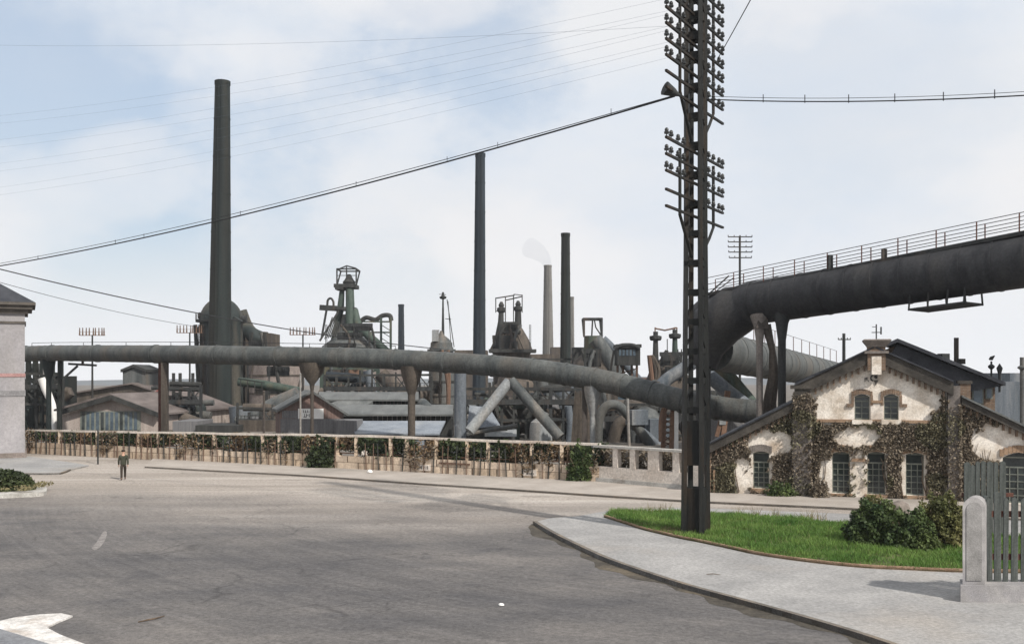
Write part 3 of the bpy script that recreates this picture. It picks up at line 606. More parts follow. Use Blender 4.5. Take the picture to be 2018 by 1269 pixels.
# B: furnace behind the middle with two black gas offtakes
fb = thing('blast_furnace', 'blast furnace with two black offtakes under a portal frame, beside the blue-black chimney', 'blast furnace', Vector((mm(1008 - CX, 176), 176, 0)), GF)
Y = 176; q = lambda y: CH - mm(y - HY, Y); c = Vector((mm(1008 - CX, Y), Y, 0))
MB().lathe(c, [(mm(36, Y), 0), (mm(36, Y), q(700)), (mm(40, Y), q(692))], 24).obj('shell', M['brown'], fb)
MB().lathe(c, [(mm(42, Y), q(692)), (mm(36, Y), q(672)), (mm(22, Y), q(648)), (mm(14, Y), q(640))], 20).obj('hopper_cone', M['brown'], fb)
MB().tube([P(978, 686, Y - 2), P(984, 655, Y - 1), P(987, 635, Y), P(988, 604, Y)], [mm(7, Y), mm(7, Y), mm(6, Y), mm(4.5, Y)], 14).obj('offtake', M['dark'], fb)
MB().tube([P(1023, 695, Y - 2), P(1021, 640, Y), P(1021, 608, Y)], [mm(8, Y), mm(7, Y), mm(6, Y)], 14).obj('offtake', M['dark'], fb)
for x, y in ((988, 613), (1021, 611)):
    MB().lathe(P(x, y, Y), [(.5, -.3), (.75, 0), (.75, .5), (.4, .7), (.5, 1.0), (.2, 1.6)], 12).obj('relief_valve', M['iron'], fb)
b = MB(); 
for x in (977, 996, 1012, 1029): b.bar(P(x, 640 if x in (996, 1012) else 616, Y), P(x, 587 - (x - 977) * .12, Y), .17)
b.bar(P(976, 588, Y), P(1014, 582, Y), .2); b.bar(P(996, 592, Y), P(1030, 584, Y), .2); b.bar(P(1012, 580, Y), P(1030, 582, Y), .14); b.bar(P(977, 613, Y), P(996, 613, Y), .12); b.obj('portal_frame', M['iron'], fb)
b = MB(); b.box(P(1003, 640, Y - 2), (mm(34, Y), 2.5, .9)); b.obj('platform', M['dark'], fb); MB().box(P(1006, 654, Y - 2), (mm(40, Y), 3, .4)).obj('platform', M['dark'], fb); MB().box(P(1010, 692, Y - 4), (mm(90, Y), 7, .5)).obj('platform', M['dark'], fb)
b = MB()
for i in range(8): b.bar(P(966 + i * 9.5, 690, Y - 4), P(986 + i * 4.2, 648, Y - 3), .18)
b.obj('inclined_struts', M['brown'], fb)
# C: furnace with bent downcomers right of the black chimney
fc = thing('blast_furnace', 'blast furnace with cage head and two thick downcomers bending right, right of the black chimney', 'blast furnace', Vector((mm(1180 - CX, 140), 140, 0)), GF)
Y = 140; q = lambda y: CH - mm(y - HY, Y)
MB().tube([P(1168, 720, Y), P(1169, 690, Y), P(1169, 662, Y)], [mm(20, Y), mm(18.5, Y), mm(18, Y)], 20).obj('uptake', M['green'], fc)
MB().tube(arc([P(1172, 668, Y - 1), P(1188, 688, Y - 1), P(1203, 715, Y - 1), P(1216, 745, Y - 1), P(1222, 770, Y - 1)]), mm(14, Y), 18).obj('downcomer', M['grey'], fc)
MB().tube(arc([P(1188, 668, Y), P(1203, 682, Y), P(1222, 705, Y), P(1242, 730, Y), P(1262, 752, Y)]), mm(8, Y), 14).obj('downcomer', M['blue'], fc)
b = MB(); cage(b, 1151, 1186, 628, 664, Y - 1, 3, .26); b.bar(P(1168, 627, Y - 1), P(1166, 664, Y - 1), .2); b.tube([P(1171, 628, Y - 1), P(1174, 645, Y - 1), P(1184, 660, Y - 1)], .1, 6); b.obj('cage', M['iron'], fc)
MB().lathe(Vector((mm(1178 - CX, Y + 2), Y + 2, 0)), [(mm(55, Y), 0), (mm(55, Y), q(735)), (mm(48, Y), q(712)), (mm(25, Y), q(690))], 24).obj('shell', M['brown'], fc)
b = MB(); b.box(P(1144, 706, Y + 7), (mm(34, Y), 4, mm(44, Y))); b.obj('charging_house', M['dark'], fc, False)
hc_ = thing('hoist_cabin', 'dark glazed hoist cabin on legs beside the bent downcomers', 'cabin', Vector((mm(1236 - CX, 132), 132, 0)))
Y = 132
b = MB(); b.box(P(1236, 703, Y), (mm(44, Y), 4, mm(34, Y))); b.obj('cabin_body', M['dark'], hc_, False)
MB().tube(arc([P(1212, 687, Y - 2.2), P(1222, 681, Y - 2.2), P(1236, 679.5, Y - 2.2), P(1250, 681, Y - 2.2), P(1260, 687, Y - 2.2)]), .25, 8).obj('roof_edge', M['iron'], hc_)
MB().box(P(1236, 682.5, Y), (mm(48, Y), 4.6, .42)).obj('roof', M['dark'], hc_)
b = MB()
for i in range(5): b.box(P(1222 + i * 7, 695, Y - 2.03), (.3, .06, .75))
b.obj('window', M['lead'], hc_)
b = MB()
for x in (1217, 1228, 1245, 1255):
    b.bar(Vector((mm(x - CX, Y), Y, 0)), P(x, 718, Y), .28)
b.bar(P(1216, 738, Y), P(1256, 726, Y), .15); b.bar(P(1216, 748, Y), P(1290, 746, Y), .3); b.obj('leg', M['rust'], hc_)
# D: furnace just left of the mast
fd = thing('blast_furnace', 'small blast furnace with two thin stacks under a crossbeam, just left of the lattice mast', 'blast furnace', Vector((mm(1312 - CX, 128), 128, 0)), GF)
Y = 128; q = lambda y: CH - mm(y - HY, Y)
MB().lathe(Vector((mm(1316 - CX, Y), Y, 0)), [(mm(44, Y), 0), (mm(44, Y), q(752)), (mm(34, Y), q(725)), (mm(16, Y), q(708)), (mm(7, Y), q(700))], 24).obj('shell', M['brown'], fd)
for x, y0 in ((1292, 664), (1330, 660)):
    MB().tube([P(x, 735, Y - 2), P(x, y0, Y - 2)], [mm(7, Y), mm(4.5, Y)], 12).obj('stack', M['dark'] if x < 1300 else M['green'], fd)
    MB().lathe(P(x, y0 + 4, Y - 2), [(.6, -.2), (.75, 0), (.75, .35), (.3, .45), (.3, .9)], 10).obj('relief_valve', M['iron'], fd)
b = MB(); b.tube([P(1290, 647, Y - 2), P(1310, 651, Y - 2), P(1333, 646, Y - 2)], .1, 6)
for x in (1291, 1329, 1334): b.bar(P(x, 668, Y - 2), P(x, 645, Y - 2), .13)
b.obj('crossbeam', M['rust'], fd)
MB().tube([P(1304, 722, Y - 3), P(1311, 705, Y - 3), P(1314, 690, Y - 3)], [mm(4, Y), mm(9, Y), mm(3, Y)], 14).obj('bell', M['dark'], fd)
b = MB(); b.bar(P(1300, 698, Y - 4), P(1370, 697, Y - 4), .35, .5)
for x in (1336, 1343, 1350): b.bar(P(x, 697, Y - 4), P(x, 724, Y - 4), .2); b.bar(P(x, 697, Y - 4), P(x, 688, Y - 4), .12)
b.bar(P(1315, 690, Y - 3), P(1315, 668, Y - 3), .1); b.obj('platform', M['iron'], fd)
MB().tube(arc([P(1395, 690, Y - 8), P(1370, 712, Y - 8), P(1345, 728, Y - 8), P(1318, 745, Y - 8), P(1300, 762, Y - 8)]), mm(12, Y), 16).obj('downcomer', M['blue'], fd)

# ============================================================ works buildings and plant below the pipeline
def gable(name, label, cat, xl, xa, xr, ye_l, ya, ye_r, Y, depth, mw, mr, over=.5, ridge_dx=0.0):
    t = thing(name, label, cat, Vector((mm(xa - CX, Y), Y, 0)))
    l, r_, a = P(xl, ye_l, Y), P(xr, ye_r, Y), P(xa, ya, Y); D = Vector((ridge_dx, depth, 0))
    MB().prism([(l.x, Y, 0), (r_.x, Y, 0), r_, a, l], D).obj('wall', mw, t, False)
    b = MB(); th = Vector((0, 0, .22)); up = Vector((0, 0, .003)); fo = D.normalized() * -over
    for e, s_ in ((l, -1), (r_, 1)):
        d = (e - a); e2 = a + d * (1 + over / d.length); b.prism([a + fo + up, e2 + fo + up, e2 + fo + th, a + fo + th], D * 1.02 - fo)
    b.obj('roof', mr, t, False); return t
g1_ = gable('gabled_shed', 'buff shed with shallow gable and row of narrow windows behind the fence', 'shed', 122, 220, 312, 807, 779, 814, 112, 22, M['shedwall'], M['roofb'], .6, 2.0)
Y = 112
b = MB(); b.obox(P(158, 848, Y - .06), P(277, 848, Y) - P(158, 848, Y), (0, .2, 0), (0, 0, mm(38, Y))); fr = b.obj('window_band', M['frame'], g1_, False)
src = None
for i in range(12):
    p = P(161 + i * 9.4, 847, Y - .1)
    MB().obox(p, (mm(5.6, Y), 0, 0), (0, .12, 0), (0, 0, mm(35, Y))).obj('pane', M['lead'] if i % 4 else M['glass'], fr, False)
b = MB(); b.bar(P(121, 812, Y - .7), P(220, 783, Y - .7), .32, .5); b.bar(P(220, 783, Y - .7), P(313, 818, Y - .7), .32, .5); b.obj('verge_board', M['dark'], g1_, False)
g2_ = gable('ventilated_shed', 'shed with green-grey roof and grey gabled vent house on its ridge behind the buff shed', 'shed', 150, 262, 345, 775, 757, 785, 150, 20, M['brown'], M['roofb'], .6)
Y = 152; b = MB(); l, r_, a = P(242, 733, Y), P(287, 733, Y), P(264, 724, Y)
b.prism([P(242, 760, Y), P(287, 760, Y), r_, a, l], (0, 6, 0)); b.obj('vent_house', M['grey'], g2_, False)
b = MB()
for e in (l, r_): d = e - a; b.prism([a + Vector((0, -.4, .05)), a + d * 1.12 + Vector((0, -.4, .05)), a + d * 1.12 + Vector((0, -.4, .45)), a + Vector((0, -.4, .45))], (0, 7, 0))
b.obj('vent_roof', M['dark'], g2_, False)
gable('red_roofed_shed', 'low shed with red roof beside the red pipe support', 'shed', 278, 312, 352, 792, 771, 796, 128, 6, M['brownwall'], M['redroof'], .5, -2)
g3_ = gable('board_shed', 'gabled shed of red-brown and grey boards carrying two white panels', 'shed', 553, 614, 677, 808, 774, 815, 91, 5, M['brownwall'], M['roofg'], .4, -1.6)
Y = 91
MB().obox(P(553, 878, Y) + Vector((0, -.06, 0)), P(677, 878, Y) - P(553, 878, Y), (0, .058, 0), (0, 0, mm(53, Y))).obj('lower_boards', M['greyboard'], g3_, False)
MB().obox(P(556, 824, Y) + Vector((0, -.05, 0)), P(606, 824, Y) - P(556, 824, Y), (0, .045, 0), (0, 0, mm(15, Y))).obj('boards', M['greyboard'], g3_, False)
for x0, x1, wr in ((588, 613, 1), (618, 638, 0)):
    s_ = MB().obox(P(x0, 825, Y) + Vector((0, -.12, 0)), P(x1, 825, Y) - P(x0, 825, Y), (0, .06, 0), (0, 0, mm(20, Y))).obj('sign_panel', M['signw'], g3_, False)
    if wr:
        b = MB()
        for k, (x, w, y, h) in enumerate(((598, 1.3, 813, 5), (601, 3.6, 813, 1.2), (602, 1.2, 813, 5), (606, 1.2, 813, 5), (608.5, 2.4, 812, 1.1), (598.5, 6, 822, 1.4), (600.2, 1.2, 822, 7), (604, 1.2, 822, 7), (605, 3.2, 818.5, 1.1), (609.4, 1.3, 822, 7), (592, 2.6, 811, 1.0))):
            b.obox(P(x, y, Y) + Vector((0, -.135, 0)), (mm(w, Y), 0, 0), (0, .012, 0), (0, 0, mm(h, Y)))
        b.obj('lettering', M['ink'], s_, False)
# stepped casting hall
ch = thing('casting_hall', 'long low hall with three stepped grey roofs right of the board shed', 'building', Vector((mm(770 - CX, 105), 105, 0)))
def rslab(x0, x1, yb_, Yb, yf, Yf, m, th=.18, xs=0):
    a, b_, c_, d = P(x0, yf, Yf), P(x1, yf, Yf), P(x1 + xs, yb_, Yb), P(x0 + xs, yb_, Yb)
    return MB().prism([a, b_, c_, d], (0, 0, -th)).obj('roof', m, ch, False)
rslab(628, 825, 772, 113, 787, 108, M['roofg']); rslab(640, 893, 797, 106, 816, 99.5, M['roofg']); 
MB().obox((P(640, 800, 109)).xy.to_3d(), P(832, 800, 109) - P(640, 800, 109), (0, 3, 0), (0, 0, P(0, 786, 109).z)).obj('wall', M['dark'], ch, False)
MB().obox((P(650, 800, 101)).xy.to_3d(), P(890, 800, 101) - P(650, 800, 101), (0, 4, 0), (0, 0, P(0, 812, 101).z)).obj('wall', M['dark'], ch, False)
b = MB()
for i in range(16): b.bar(P(735 + i * 9.5, 830, 100.5), P(735 + i * 9.5, 817, 100.5), .07)
b.obj('wall_post', M['lgrey'], ch)
b = MB()
for i in range(11): b.bar(P(740 + i * 7.3, 800, 108.7), P(740 + i * 7.3, 788, 108.7), .07)
b.obj('wall_post', M['roofb'], ch)
b = MB(); b.prism([P(640, 797, 106.4), P(665, 790, 107), P(735, 790, 107), P(725, 797, 106.4)], (0, .2, -.5)); b.obj('roof', M['roofg'], ch, False)
MB().tube([P(832, 795, 107), P(850, 812, 105), P(893, 822, 104)], .6, 12).obj('duct', M['grey'], ch)
tp = thing('covered_store', 'low store under blue-grey sheeting with dark openings in front of the stepped hall', 'shed', Vector((mm(785 - CX, 90), 90, 0)))
b = MB(); a, c_, d, e = P(700, 854, 89), P(866, 854, 89), P(878, 829, 95), P(690, 829, 95); b.prism([a, c_, d, e], (0, 0, -.15)); b.obj('sheeting', M['tarp'], tp, False)
MB().obox((P(662, 854, 90)).xy.to_3d(), P(702, 854, 90) - P(662, 854, 90), (0, 4, 0), (0, 0, P(0, 829, 90).z)).obj('side_wall', M['greyboard'], tp, False)
MB().obox((P(702, 854, 90.5)).xy.to_3d(), P(862, 854, 90.5) - P(702, 854, 90.5), (0, 3, 0), (0, 0, P(0, 856, 90.5).z)).obj('wall', M['dark'], tp, False)
MB().obox((P(804, 854, 89.4)).xy.to_3d(), P(836, 854, 89.4) - P(804, 854, 89.4), (0, .8, 0), (0, 0, P(0, 855, 89.4).z)).obj('pier', M['tarp'], tp, False)
tr = thing('tent_roofed_store', 'small store with steep bluish roof in front of the A-shaped struts', 'shed', Vector((mm(955 - CX, 84), 84, 0)))
Y = 84
b = MB(); b.prism([P(920, 846, Y), P(985, 838, Y), P(963, 803, Y + 1), P(925, 800, Y + 1)], (0, 1.2, 0)); b.obj('roof', M['tarp'], tr, False)
b = MB(); b.prism([P(918, 884, Y + .3), P(1000, 884, Y + .3), P(1000, 840, Y + .3), P(918, 847, Y + .3)], (0, 2, 0)); b.obj('wall', M['dark'], tr, False)
MB().tube([P(920, 856, Y - 1), P(960, 848, Y - 1), P(1020, 838, Y - 1)], .18, 8).obj('gutter', M['grey'], tr)
b = MB(); b.prism([P(955, 860, Y - 1), P(1018, 860, Y - 1), P(1018, 848, Y), P(955, 852, Y)], (0, 2, 0)); b.obj('canopy', M['lgrey'], tr, False)
sl = thing('slag_bunker', 'brown heaped bunker seen between the A-shaped struts', 'bunker', Vector((mm(1010 - CX, 104), 104, 0)))
bm_ = bmesh.new(); bmesh.ops.create_icosphere(bm_, subdivisions=4, radius=1)
rngs = random.Random(5)
from mathutils import noise as mn
b = MB(); vs = []
for v in bm_.verts:
    k = 1 + .28 * mn.noise(v.co * 2.3) + .14 * mn.noise(v.co * 6); vs.append(Vector((mm(1010 - CX, 104) + v.co.x * 2.9 * k, 104 + v.co.y * 2 * k, 3.0 + v.co.z * 3.0 * k)))
b.add(vs, [[v.index for v in f.verts] for f in bm_.faces]); b.obj('heap', M['brown'], sl, True, angle=60); bm_.free()
b = MB()
for x in (972, 990, 1018, 1040, 1062): b.bar(Vector((mm(x - CX, 101), 101, 0)), P(x, 752, 101), .22)
for y in (765, 800, 830): b.bar(P(968, y, 101), P(1065, y, 101), .2)
b.obj('frame', M['dark'], sl)
def mass(name, label, cat, parts, Y):
    cxs = [(p[0] + p[1]) / 2 for p in parts]
    t = thing(name, label, cat, Vector((mm(sum(cxs) / len(cxs) - CX, Y), Y, 0)))
    for (x0, x1, yt, dY, d, m) in parts:
        MB().obox(Vector((mm(x0 - CX, Y + dY), Y + dY, 0)), (mm(x1 - x0, Y + dY), 0, 0), (0, d, 0), (0, 0, CH - mm(yt - HY, Y + dY))).obj('block', M[m], t, False)
    return t
w1 = mass('charging_building', 'dark sooty plant building below the pipeline between the A-shaped struts and the mast', 'building', [(1030, 1102, 745, 0, 8, 'dark'), (1102, 1190, 728, 6, 8, 'dark'), (1190, 1300, 752, 2, 8, 'brown'), (1300, 1420, 770, 4, 8, 'dark')], 112)
b = MB()
for i, x in enumerate((1040, 1062, 1085, 1110, 1132, 1150, 1200, 1225, 1262, 1290)): b.bar(Vector((mm(x - CX, 110), 110, 0)), P(x, 748 + (i % 3) * 9, 110), .35 + .1 * (i % 2))
for y in (772, 800, 832): b.bar(P(1032, y, 110), P(1300, y + 4, 110), .3)
b.obj('steel_frame', M['grey'], w1)
b = MB()
for i in range(9): b.box(P(1070 + i * 26, 785 + (i % 2) * 34, 109.8), (.9, .1, 1.2))
b.obj('window', M['lead'], w1)
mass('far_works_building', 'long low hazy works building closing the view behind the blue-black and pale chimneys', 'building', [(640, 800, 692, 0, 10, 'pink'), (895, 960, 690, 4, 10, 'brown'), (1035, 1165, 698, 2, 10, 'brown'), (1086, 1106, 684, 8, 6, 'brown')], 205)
mass('low_works_shed', 'dark low shed between the domed stove and the buff shed', 'shed', [(300, 392, 800, 0, 8, 'dark'), (338, 372, 782, 3, 6, 'dark'), (355, 395, 818, -6, 4, 'blue')], 126)
def clutter(label, x0, x1, ytop, Y, seed, dens=1.0):
    t = thing('works_gantry', label, 'steelwork', Vector((mm((x0 + x1) / 2 - CX, Y), Y, 0)), 'steel gantries under the pipeline'); r_ = random.Random(seed)
    fr = MB(); n = max(3, int((x1 - x0) / 22)); xs = [x0 + (x1 - x0) * i / n for i in range(n + 1)]; tops = [ytop + r_.uniform(0, 26) for _ in xs]
    for x, y in zip(xs, tops): fr.bar(Vector((mm(x - CX, Y), Y, 0)), P(x, y, Y), r_.uniform(.18, .34))
    for y in (ytop + 14, ytop + 42, ytop + 74): fr.bar(P(x0, y, Y), P(x1, y + r_.uniform(-4, 4), Y), .26)
    for i in range(n):
        if r_.random() < .6:
            y = r_.choice((ytop + 14, ytop + 42)); fr.bar(P(xs[i], y, Y), P(xs[i + 1], y + 30, Y), .13)
            if r_.random() < .5: fr.bar(P(xs[i + 1], y, Y), P(xs[i], y + 30, Y), .13)
    fr.obj('frame', M[r_.choice(('dark', 'iron'))], t)
    rl = MB(); y = ytop + 40
    for i in range(int((x1 - x0) / 7)): rl.bar(P(x0 + i * 7, y, Y - .4), P(x0 + i * 7, y - 11, Y - .4), .06)
    rl.bar(P(x0, y - 11, Y - .4), P(x1, y - 11, Y - .4), .06); rl.bar(P(x0, y, Y - .4), P(x1, y, Y - .4), .12, .5); rl.obj('catwalk', M['iron'], t)
    for i in range(int(7 * dens)):
        x, y = r_.uniform(x0, x1), r_.uniform(ytop + 10, 850); q = [(x, y)]; k = r_.random(); rad = r_.choice((4, 5, 6, 8, 10))
        m = M[r_.choice(('dark', 'grey', 'brown', 'pipe', 'chimblue', 'iron', 'green'))]; d = Y + r_.uniform(.8, 5)
        if k < .4: q = [(x, 885), (x + r_.uniform(-4, 4), y + 25), (x + r_.uniform(8, 20) * r_.choice((-1, 1)), y), (x + r_.uniform(30, 60) * r_.choice((-1, 1)), y - r_.uniform(-6, 12))]
        elif k < .7: q = [(x, y), (x + r_.uniform(20, 50) * r_.choice((-1, 1)), y + r_.uniform(15, 45))]
        else: q = [(x - 30, y), (x + 30, y + r_.uniform(-5, 5))]
        MB().tube(arc([P(a, c, d) for a, c in q], 5), mm(rad, Y), 12).obj('duct', m, t)
    for i in range(int(5 * dens)):
        x = r_.uniform(x0, x1); d = Y + r_.uniform(2, 7); w = mm(r_.uniform(6, 16), Y); h = CH - mm(r_.uniform(ytop + 25, 835) - HY, Y); m = M[r_.choice(('dark', 'brown', 'grey', 'stove', 'greyboard'))]
        if r_.random() < .5: MB().lathe(Vector((mm(x - CX, d), d, 0)), [(w, 0), (w, h * .8), (w * .55, h * .95), (w * .2, h)], 18).obj('hopper', m, t)
        else: MB().box((mm(x - CX, d), d, h / 2), (w * 2, 2, h)).obj('machine_house', m, t, False)
    return t
clutter('dark steel gantry and ducts between the domed stove and the board shed', 468, 560, 790, 113, 1, 1.6)
clutter('sooty steel gantry behind the A-shaped struts under the pipeline', 918, 1060, 752, 97, 2, 2.2)
clutter('sooty gantry with crossing ducts just right of the A-shaped struts', 1060, 1185, 752, 95, 3, 2.4)
clutter('sooty gantry with hoppers between the pale pipe column and the mast', 1185, 1350, 785, 95, 8, 2.4)
clutter('dark gantry filling the gap between the stucco building and the buff shed', 46, 124, 722, 116, 5, 1.0)
clutter('dark gantry between the red pipe support and the domed stove', 325, 396, 752, 119, 6, 2.0)
mass('machine_hall', 'low dark machine hall at the foot of the domed stove', 'building', [(385, 470, 838, 0, 6, 'dark'), (470, 556, 828, 2, 6, 'brown'), (340, 388, 830, 1, 6, 'greyboard')], 110)
rk = thing('pipe_rack', 'dark steel pipe rack with crossing pipes between the red pipe support and the domed stove', 'pipe rack', Vector((mm(350 - CX, 120), 120, 0)))
b = MB(); Y = 120
for x in (342, 355, 380): b.bar(Vector((mm(x - CX, Y), Y, 0)), P(x, 735, Y), .3)
b.obj('post', M['dark'], rk)
for y, r in ((756, .3), (766, .25), (822, .5)): MB().tube([P(335, y, Y), P(396, y + 2, Y)], r, 10).obj('pipe', M['dark'], rk)
MB().tube(arc([P(335, 815, Y - 2), P(350, 820, Y - 2), P(372, 830, Y - 2), P(395, 838, Y - 2)]), .8, 12).obj('pipe', M['brown'], rk)
lt = thing('steel_trestle', 'dense dark steel trestle and hoppers beside the stucco building', 'trestle', Vector((mm(75 - CX, 118), 118, 0)))
Y = 118; b = MB()
for x in (56, 70, 84, 103, 120): b.bar(Vector((mm(x - CX, Y), Y, 0)), P(x, 708, Y), .45)
for y in (735, 775, 790, 812, 835): b.bar(P(40, y, Y), P(122, y + 2, Y), .35)
for x in (56, 84): b.bar(P(x, 740, Y), P(x + 26, 775, Y), .25); b.bar(P(x + 26, 740, Y), P(x, 775, Y), .25)
b.obj('steel_frame', M['chim'], lt)
MB().obox(P(48, 870, Y + 1), (mm(40, Y), 0, 0), (0, 4, 0), (0, 0, mm(100, Y))).obj('hopper', M['stove'], lt, False)
MB().obox(P(104, 870, Y + 1), (mm(19, Y), 0, 0), (0, 4, 0), (0, 0, mm(130, Y))).obj('hopper', M['chim'], lt, False)
MB().obox(P(50, 738, Y + 1), (mm(26, Y), 0, 0), (0, 3, 0), (0, 0, mm(22, Y))).obj('bunker_box', M['grey'], lt, False)
MB().tube(arc([P(84, 745, Y - 4), P(90, 765, Y - 4), P(98, 785, Y - 4), P(105, 805, Y - 4), P(107, 845, Y - 4), P(107, 868, Y - 4)]), [mm(9 - i * .18, Y) for i in range(31)], 12).obj('pale_chute', M['signw'], lt)
MB().tube(arc([P(88, 738, Y - 4), P(88, 724, Y - 4), P(94, 719, Y - 4), P(100, 725, Y - 4), P(100, 738, Y - 4)]), .18, 8).obj('pipe_loop', M['lgrey'], lt)
# ducts crossing under the pipeline right of the A-shaped struts
dk = thing('duct_tangle', 'tangle of grey and brown ducts bending between the pipeline columns left of the mast', 'ductwork', Vector((mm(1190 - CX, 92), 92, 0)))
for pts, r, m, Y in (([(1178, 880), (1180, 830), (1192, 803), (1215, 798), (1238, 818), (1262, 850), (1285, 880)], 9.5, 'pipe', 90), ([(1110, 885), (1110, 760)], 21, 'blue', 100), ([(1150, 885), (1146, 760)], 15, 'grey', 99), ([(1075, 885), (1072, 790), (1068, 750)], 12, 'grey', 104),
    ([(1120, 800), (1124, 840), (1120, 885)], 7, 'blue', 92), ([(1215, 800), (1250, 800), (1300, 798), (1345, 802)], 13, 'brown', 97), ([(1240, 885), (1236, 770)], 3, 'lgrey', 88), ([(1195, 755), (1222, 768), (1245, 775), (1290, 776)], 14, 'green', 100), ([(1252, 880), (1253, 848), (1280, 832), (1305, 838)], 11, 'grey', 93), ([(1060, 880), (1066, 835), (1075, 812)], 8, 'lgrey', 94), ([(1205, 885), (1220, 835), (1252, 826)], 12, 'brown', 94), ([(1240, 835), (1268, 852), (1298, 878)], 8, 'blue', 91)):
    MB().tube(arc([P(x, y, Y) for x, y in pts]), mm(r, Y), 16).obj('duct', M[m], dk)
b = MB(); b.box(P(1255, 822, 90), (1.6, 1.2, 1.3), .4); b.box(P(1296, 845, 92), (1.9, 1.4, 1.8), .2); b.obj('machine_box', M['blue'], dk)
MB().lathe(Vector((mm(1272 - CX, 95), 95, 0)), [(1.5, 0), (1.5, 2.2), (1.0, 2.9), (.3, 3.2)], 18).obj('tank', M['grey'], dk)
MB().lathe(Vector((mm(1066 - CX, 90), 90, 0)), [(1.0, 0), (1.0, 1.5), (.9, 2.0), (.45, 2.35)], 18).obj('tank', M['lgrey'], dk)
b = MB()
for i in range(11): b.bar(Vector((mm(1126 + i * 3.4 - CX, 86), 86, 0)), P(1134 + i * 2.6, 770 + 3 * (i % 4), 86), .13 + .05 * (i % 3))
b.obj('inclined_bars', M['brown'], dk)
# ducts behind the house's left aisle
d2 = thing('inclined_conveyor', 'inclined greenish tube and grey pipes descending behind the house roof beside the mast', 'ductwork', Vector((mm(1450 - CX, 84), 84, 0)))
MB().tube([P(1398, 700, 84), P(1440, 752, 84), P(1505, 830, 84)], mm(17, 84), 16).obj('inclined_tube', M['green'], d2)
MB().tube([P(1395, 738, 82), P(1430, 768, 82), P(1500, 822, 82)], mm(14, 82), 16).obj('inclined_tube', M['blue'], d2)
MB().obox(P(1394, 872, 86), (mm(70, 86), 0, 0), (0, 4, 0), (0, 0, mm(68, 86))).obj('block', M['greyboard'], d2, False)
MB().bar(P(1395, 752, 82), P(1440, 752, 82), .16).obj('beam', M['iron'], d2); b = MB(); b.bar(P(1425, 860, 80), P(1434, 770, 80), .4); b.bar(P(1412, 860, 80), P(1428, 800, 80), .3); b.obj('frame', M['rust'], d2); MB().box(P(1423, 824, 80), (.5, .5, 1)).obj('switch_box', M['lgrey'], d2)

# ladders, landings and small pipework on the furnaces and stoves
def dress(t, x0, x1, y0, y1, Y, seed):
    r_ = random.Random(seed)
    for k in range(3):
        y = y0 + (y1 - y0) * (k + r_.uniform(.2, .8)) / 3; w = (x1 - x0) * r_.uniform(.35, .6); xc = r_.uniform(x0 + w / 2, x1 - w / 2)
        b = MB(); b.bar(P(xc - w / 2, y, Y), P(xc + w / 2, y, Y), .14, 1.2)
        n = max(3, int(w / 4))
        for i in range(n + 1): b.bar(P(xc - w / 2 + w * i / n, y, Y - .5), P(xc - w / 2 + w * i / n, y - 7, Y - .5), .07)
        b.bar(P(xc - w / 2, y - 7, Y - .5), P(xc + w / 2, y - 7, Y - .5), .07); b.obj('landing', M['iron'], t)
    for k in range(2):
        x = r_.uniform(x0, x1); b = MB()
        for s_ in (-1.4, 1.4): b.bar(P(x + s_, y1, Y - .8), P(x + s_, y0, Y - .8), .08)
        for i in range(int((y1 - y0) / 3)): b.bar(P(x - 1.4, y0 + i * 3, Y - .8), P(x + 1.4, y0 + i * 3, Y - .8), .06)
        b.obj('ladder', M['iron'], t)
    for k in range(3):
        x = r_.uniform(x0, x1); MB().tube(arc([P(x, y1, Y - .3), P(x + r_.uniform(-6, 6), (y0 + y1) / 2, Y - .3), P(x + r_.uniform(-14, 14), y0, Y - .3)], 4), r_.uniform(.12, .3), 8).obj('small_pipe', M[r_.choice(('dark', 'brown', 'grey', 'rust'))], t)
dress(fa, 640, 745, 640, 690, 164, 1); dress(fa, 645, 710, 722, 775, 160, 2); dress(fb, 968, 1045, 640, 694, 170, 3); dress(fc, 1135, 1215, 690, 745, 134, 4); dress(fd, 1285, 1345, 700, 755, 122, 5)
dress(st2, 478, 535, 655, 760, 149, 6); dress(rv, 480, 595, 715, 840, 126, 7); dress(ms, 845, 895, 690, 830, 123.5, 8); dress(st, 392, 412, 640, 840, 144, 9); dress(w1, 1110, 1190, 735, 850, 109, 10); dress(w1, 1195, 1345, 765, 850, 108, 11)
clutter('low tangle of frames and ducts behind the stepped casting hall', 640, 850, 726, 122, 12, 1.6)
clutter('brown frames rising over the pipeline between the pale chimney and the bent downcomers', 1046, 1150, 694, 150, 13, 2.0)

# ============================================================ smoke from the pale chimney
b = MB(); sp_ = arc([P(1080, 523, 235), P(1072, 508, 236), P(1060, 497, 238), P(1044, 488, 240)])
b.tube(sp_, [.8 + 1.6 * (i / (len(sp_) - 1)) ** .8 for i in range(len(sp_))], 14)
sm = bpy.data.materials.new('thin_smoke'); sm.use_nodes = True; N = sm.node_tree.nodes; L = sm.node_tree.links; N.remove(N['Principled BSDF'])
pv = N.new('ShaderNodeVolumePrincipled'); pv.inputs['Color'].default_value = (.6, .63, .7, 1)
tcs = N.new("ShaderNodeTexCoord").outputs['Object']; nz = noise(.42, 6, .75, tcs); mr = N.new("ShaderNodeMapRange"); L.new(nz, mr.inputs[0]); mr.inputs[1].default_value = .5; mr.inputs[2].default_value = .72; mr.inputs[4].default_value = .008
L.new(mr.outputs[0], pv.inputs['Density']); L.new(pv.outputs[0], N['Material Output'].inputs['Volume'])
so = solo(b, 'smoke', sm, 'thin grey smoke drifting left from the pale brick chimney', 'smoke', None, 'stuff')

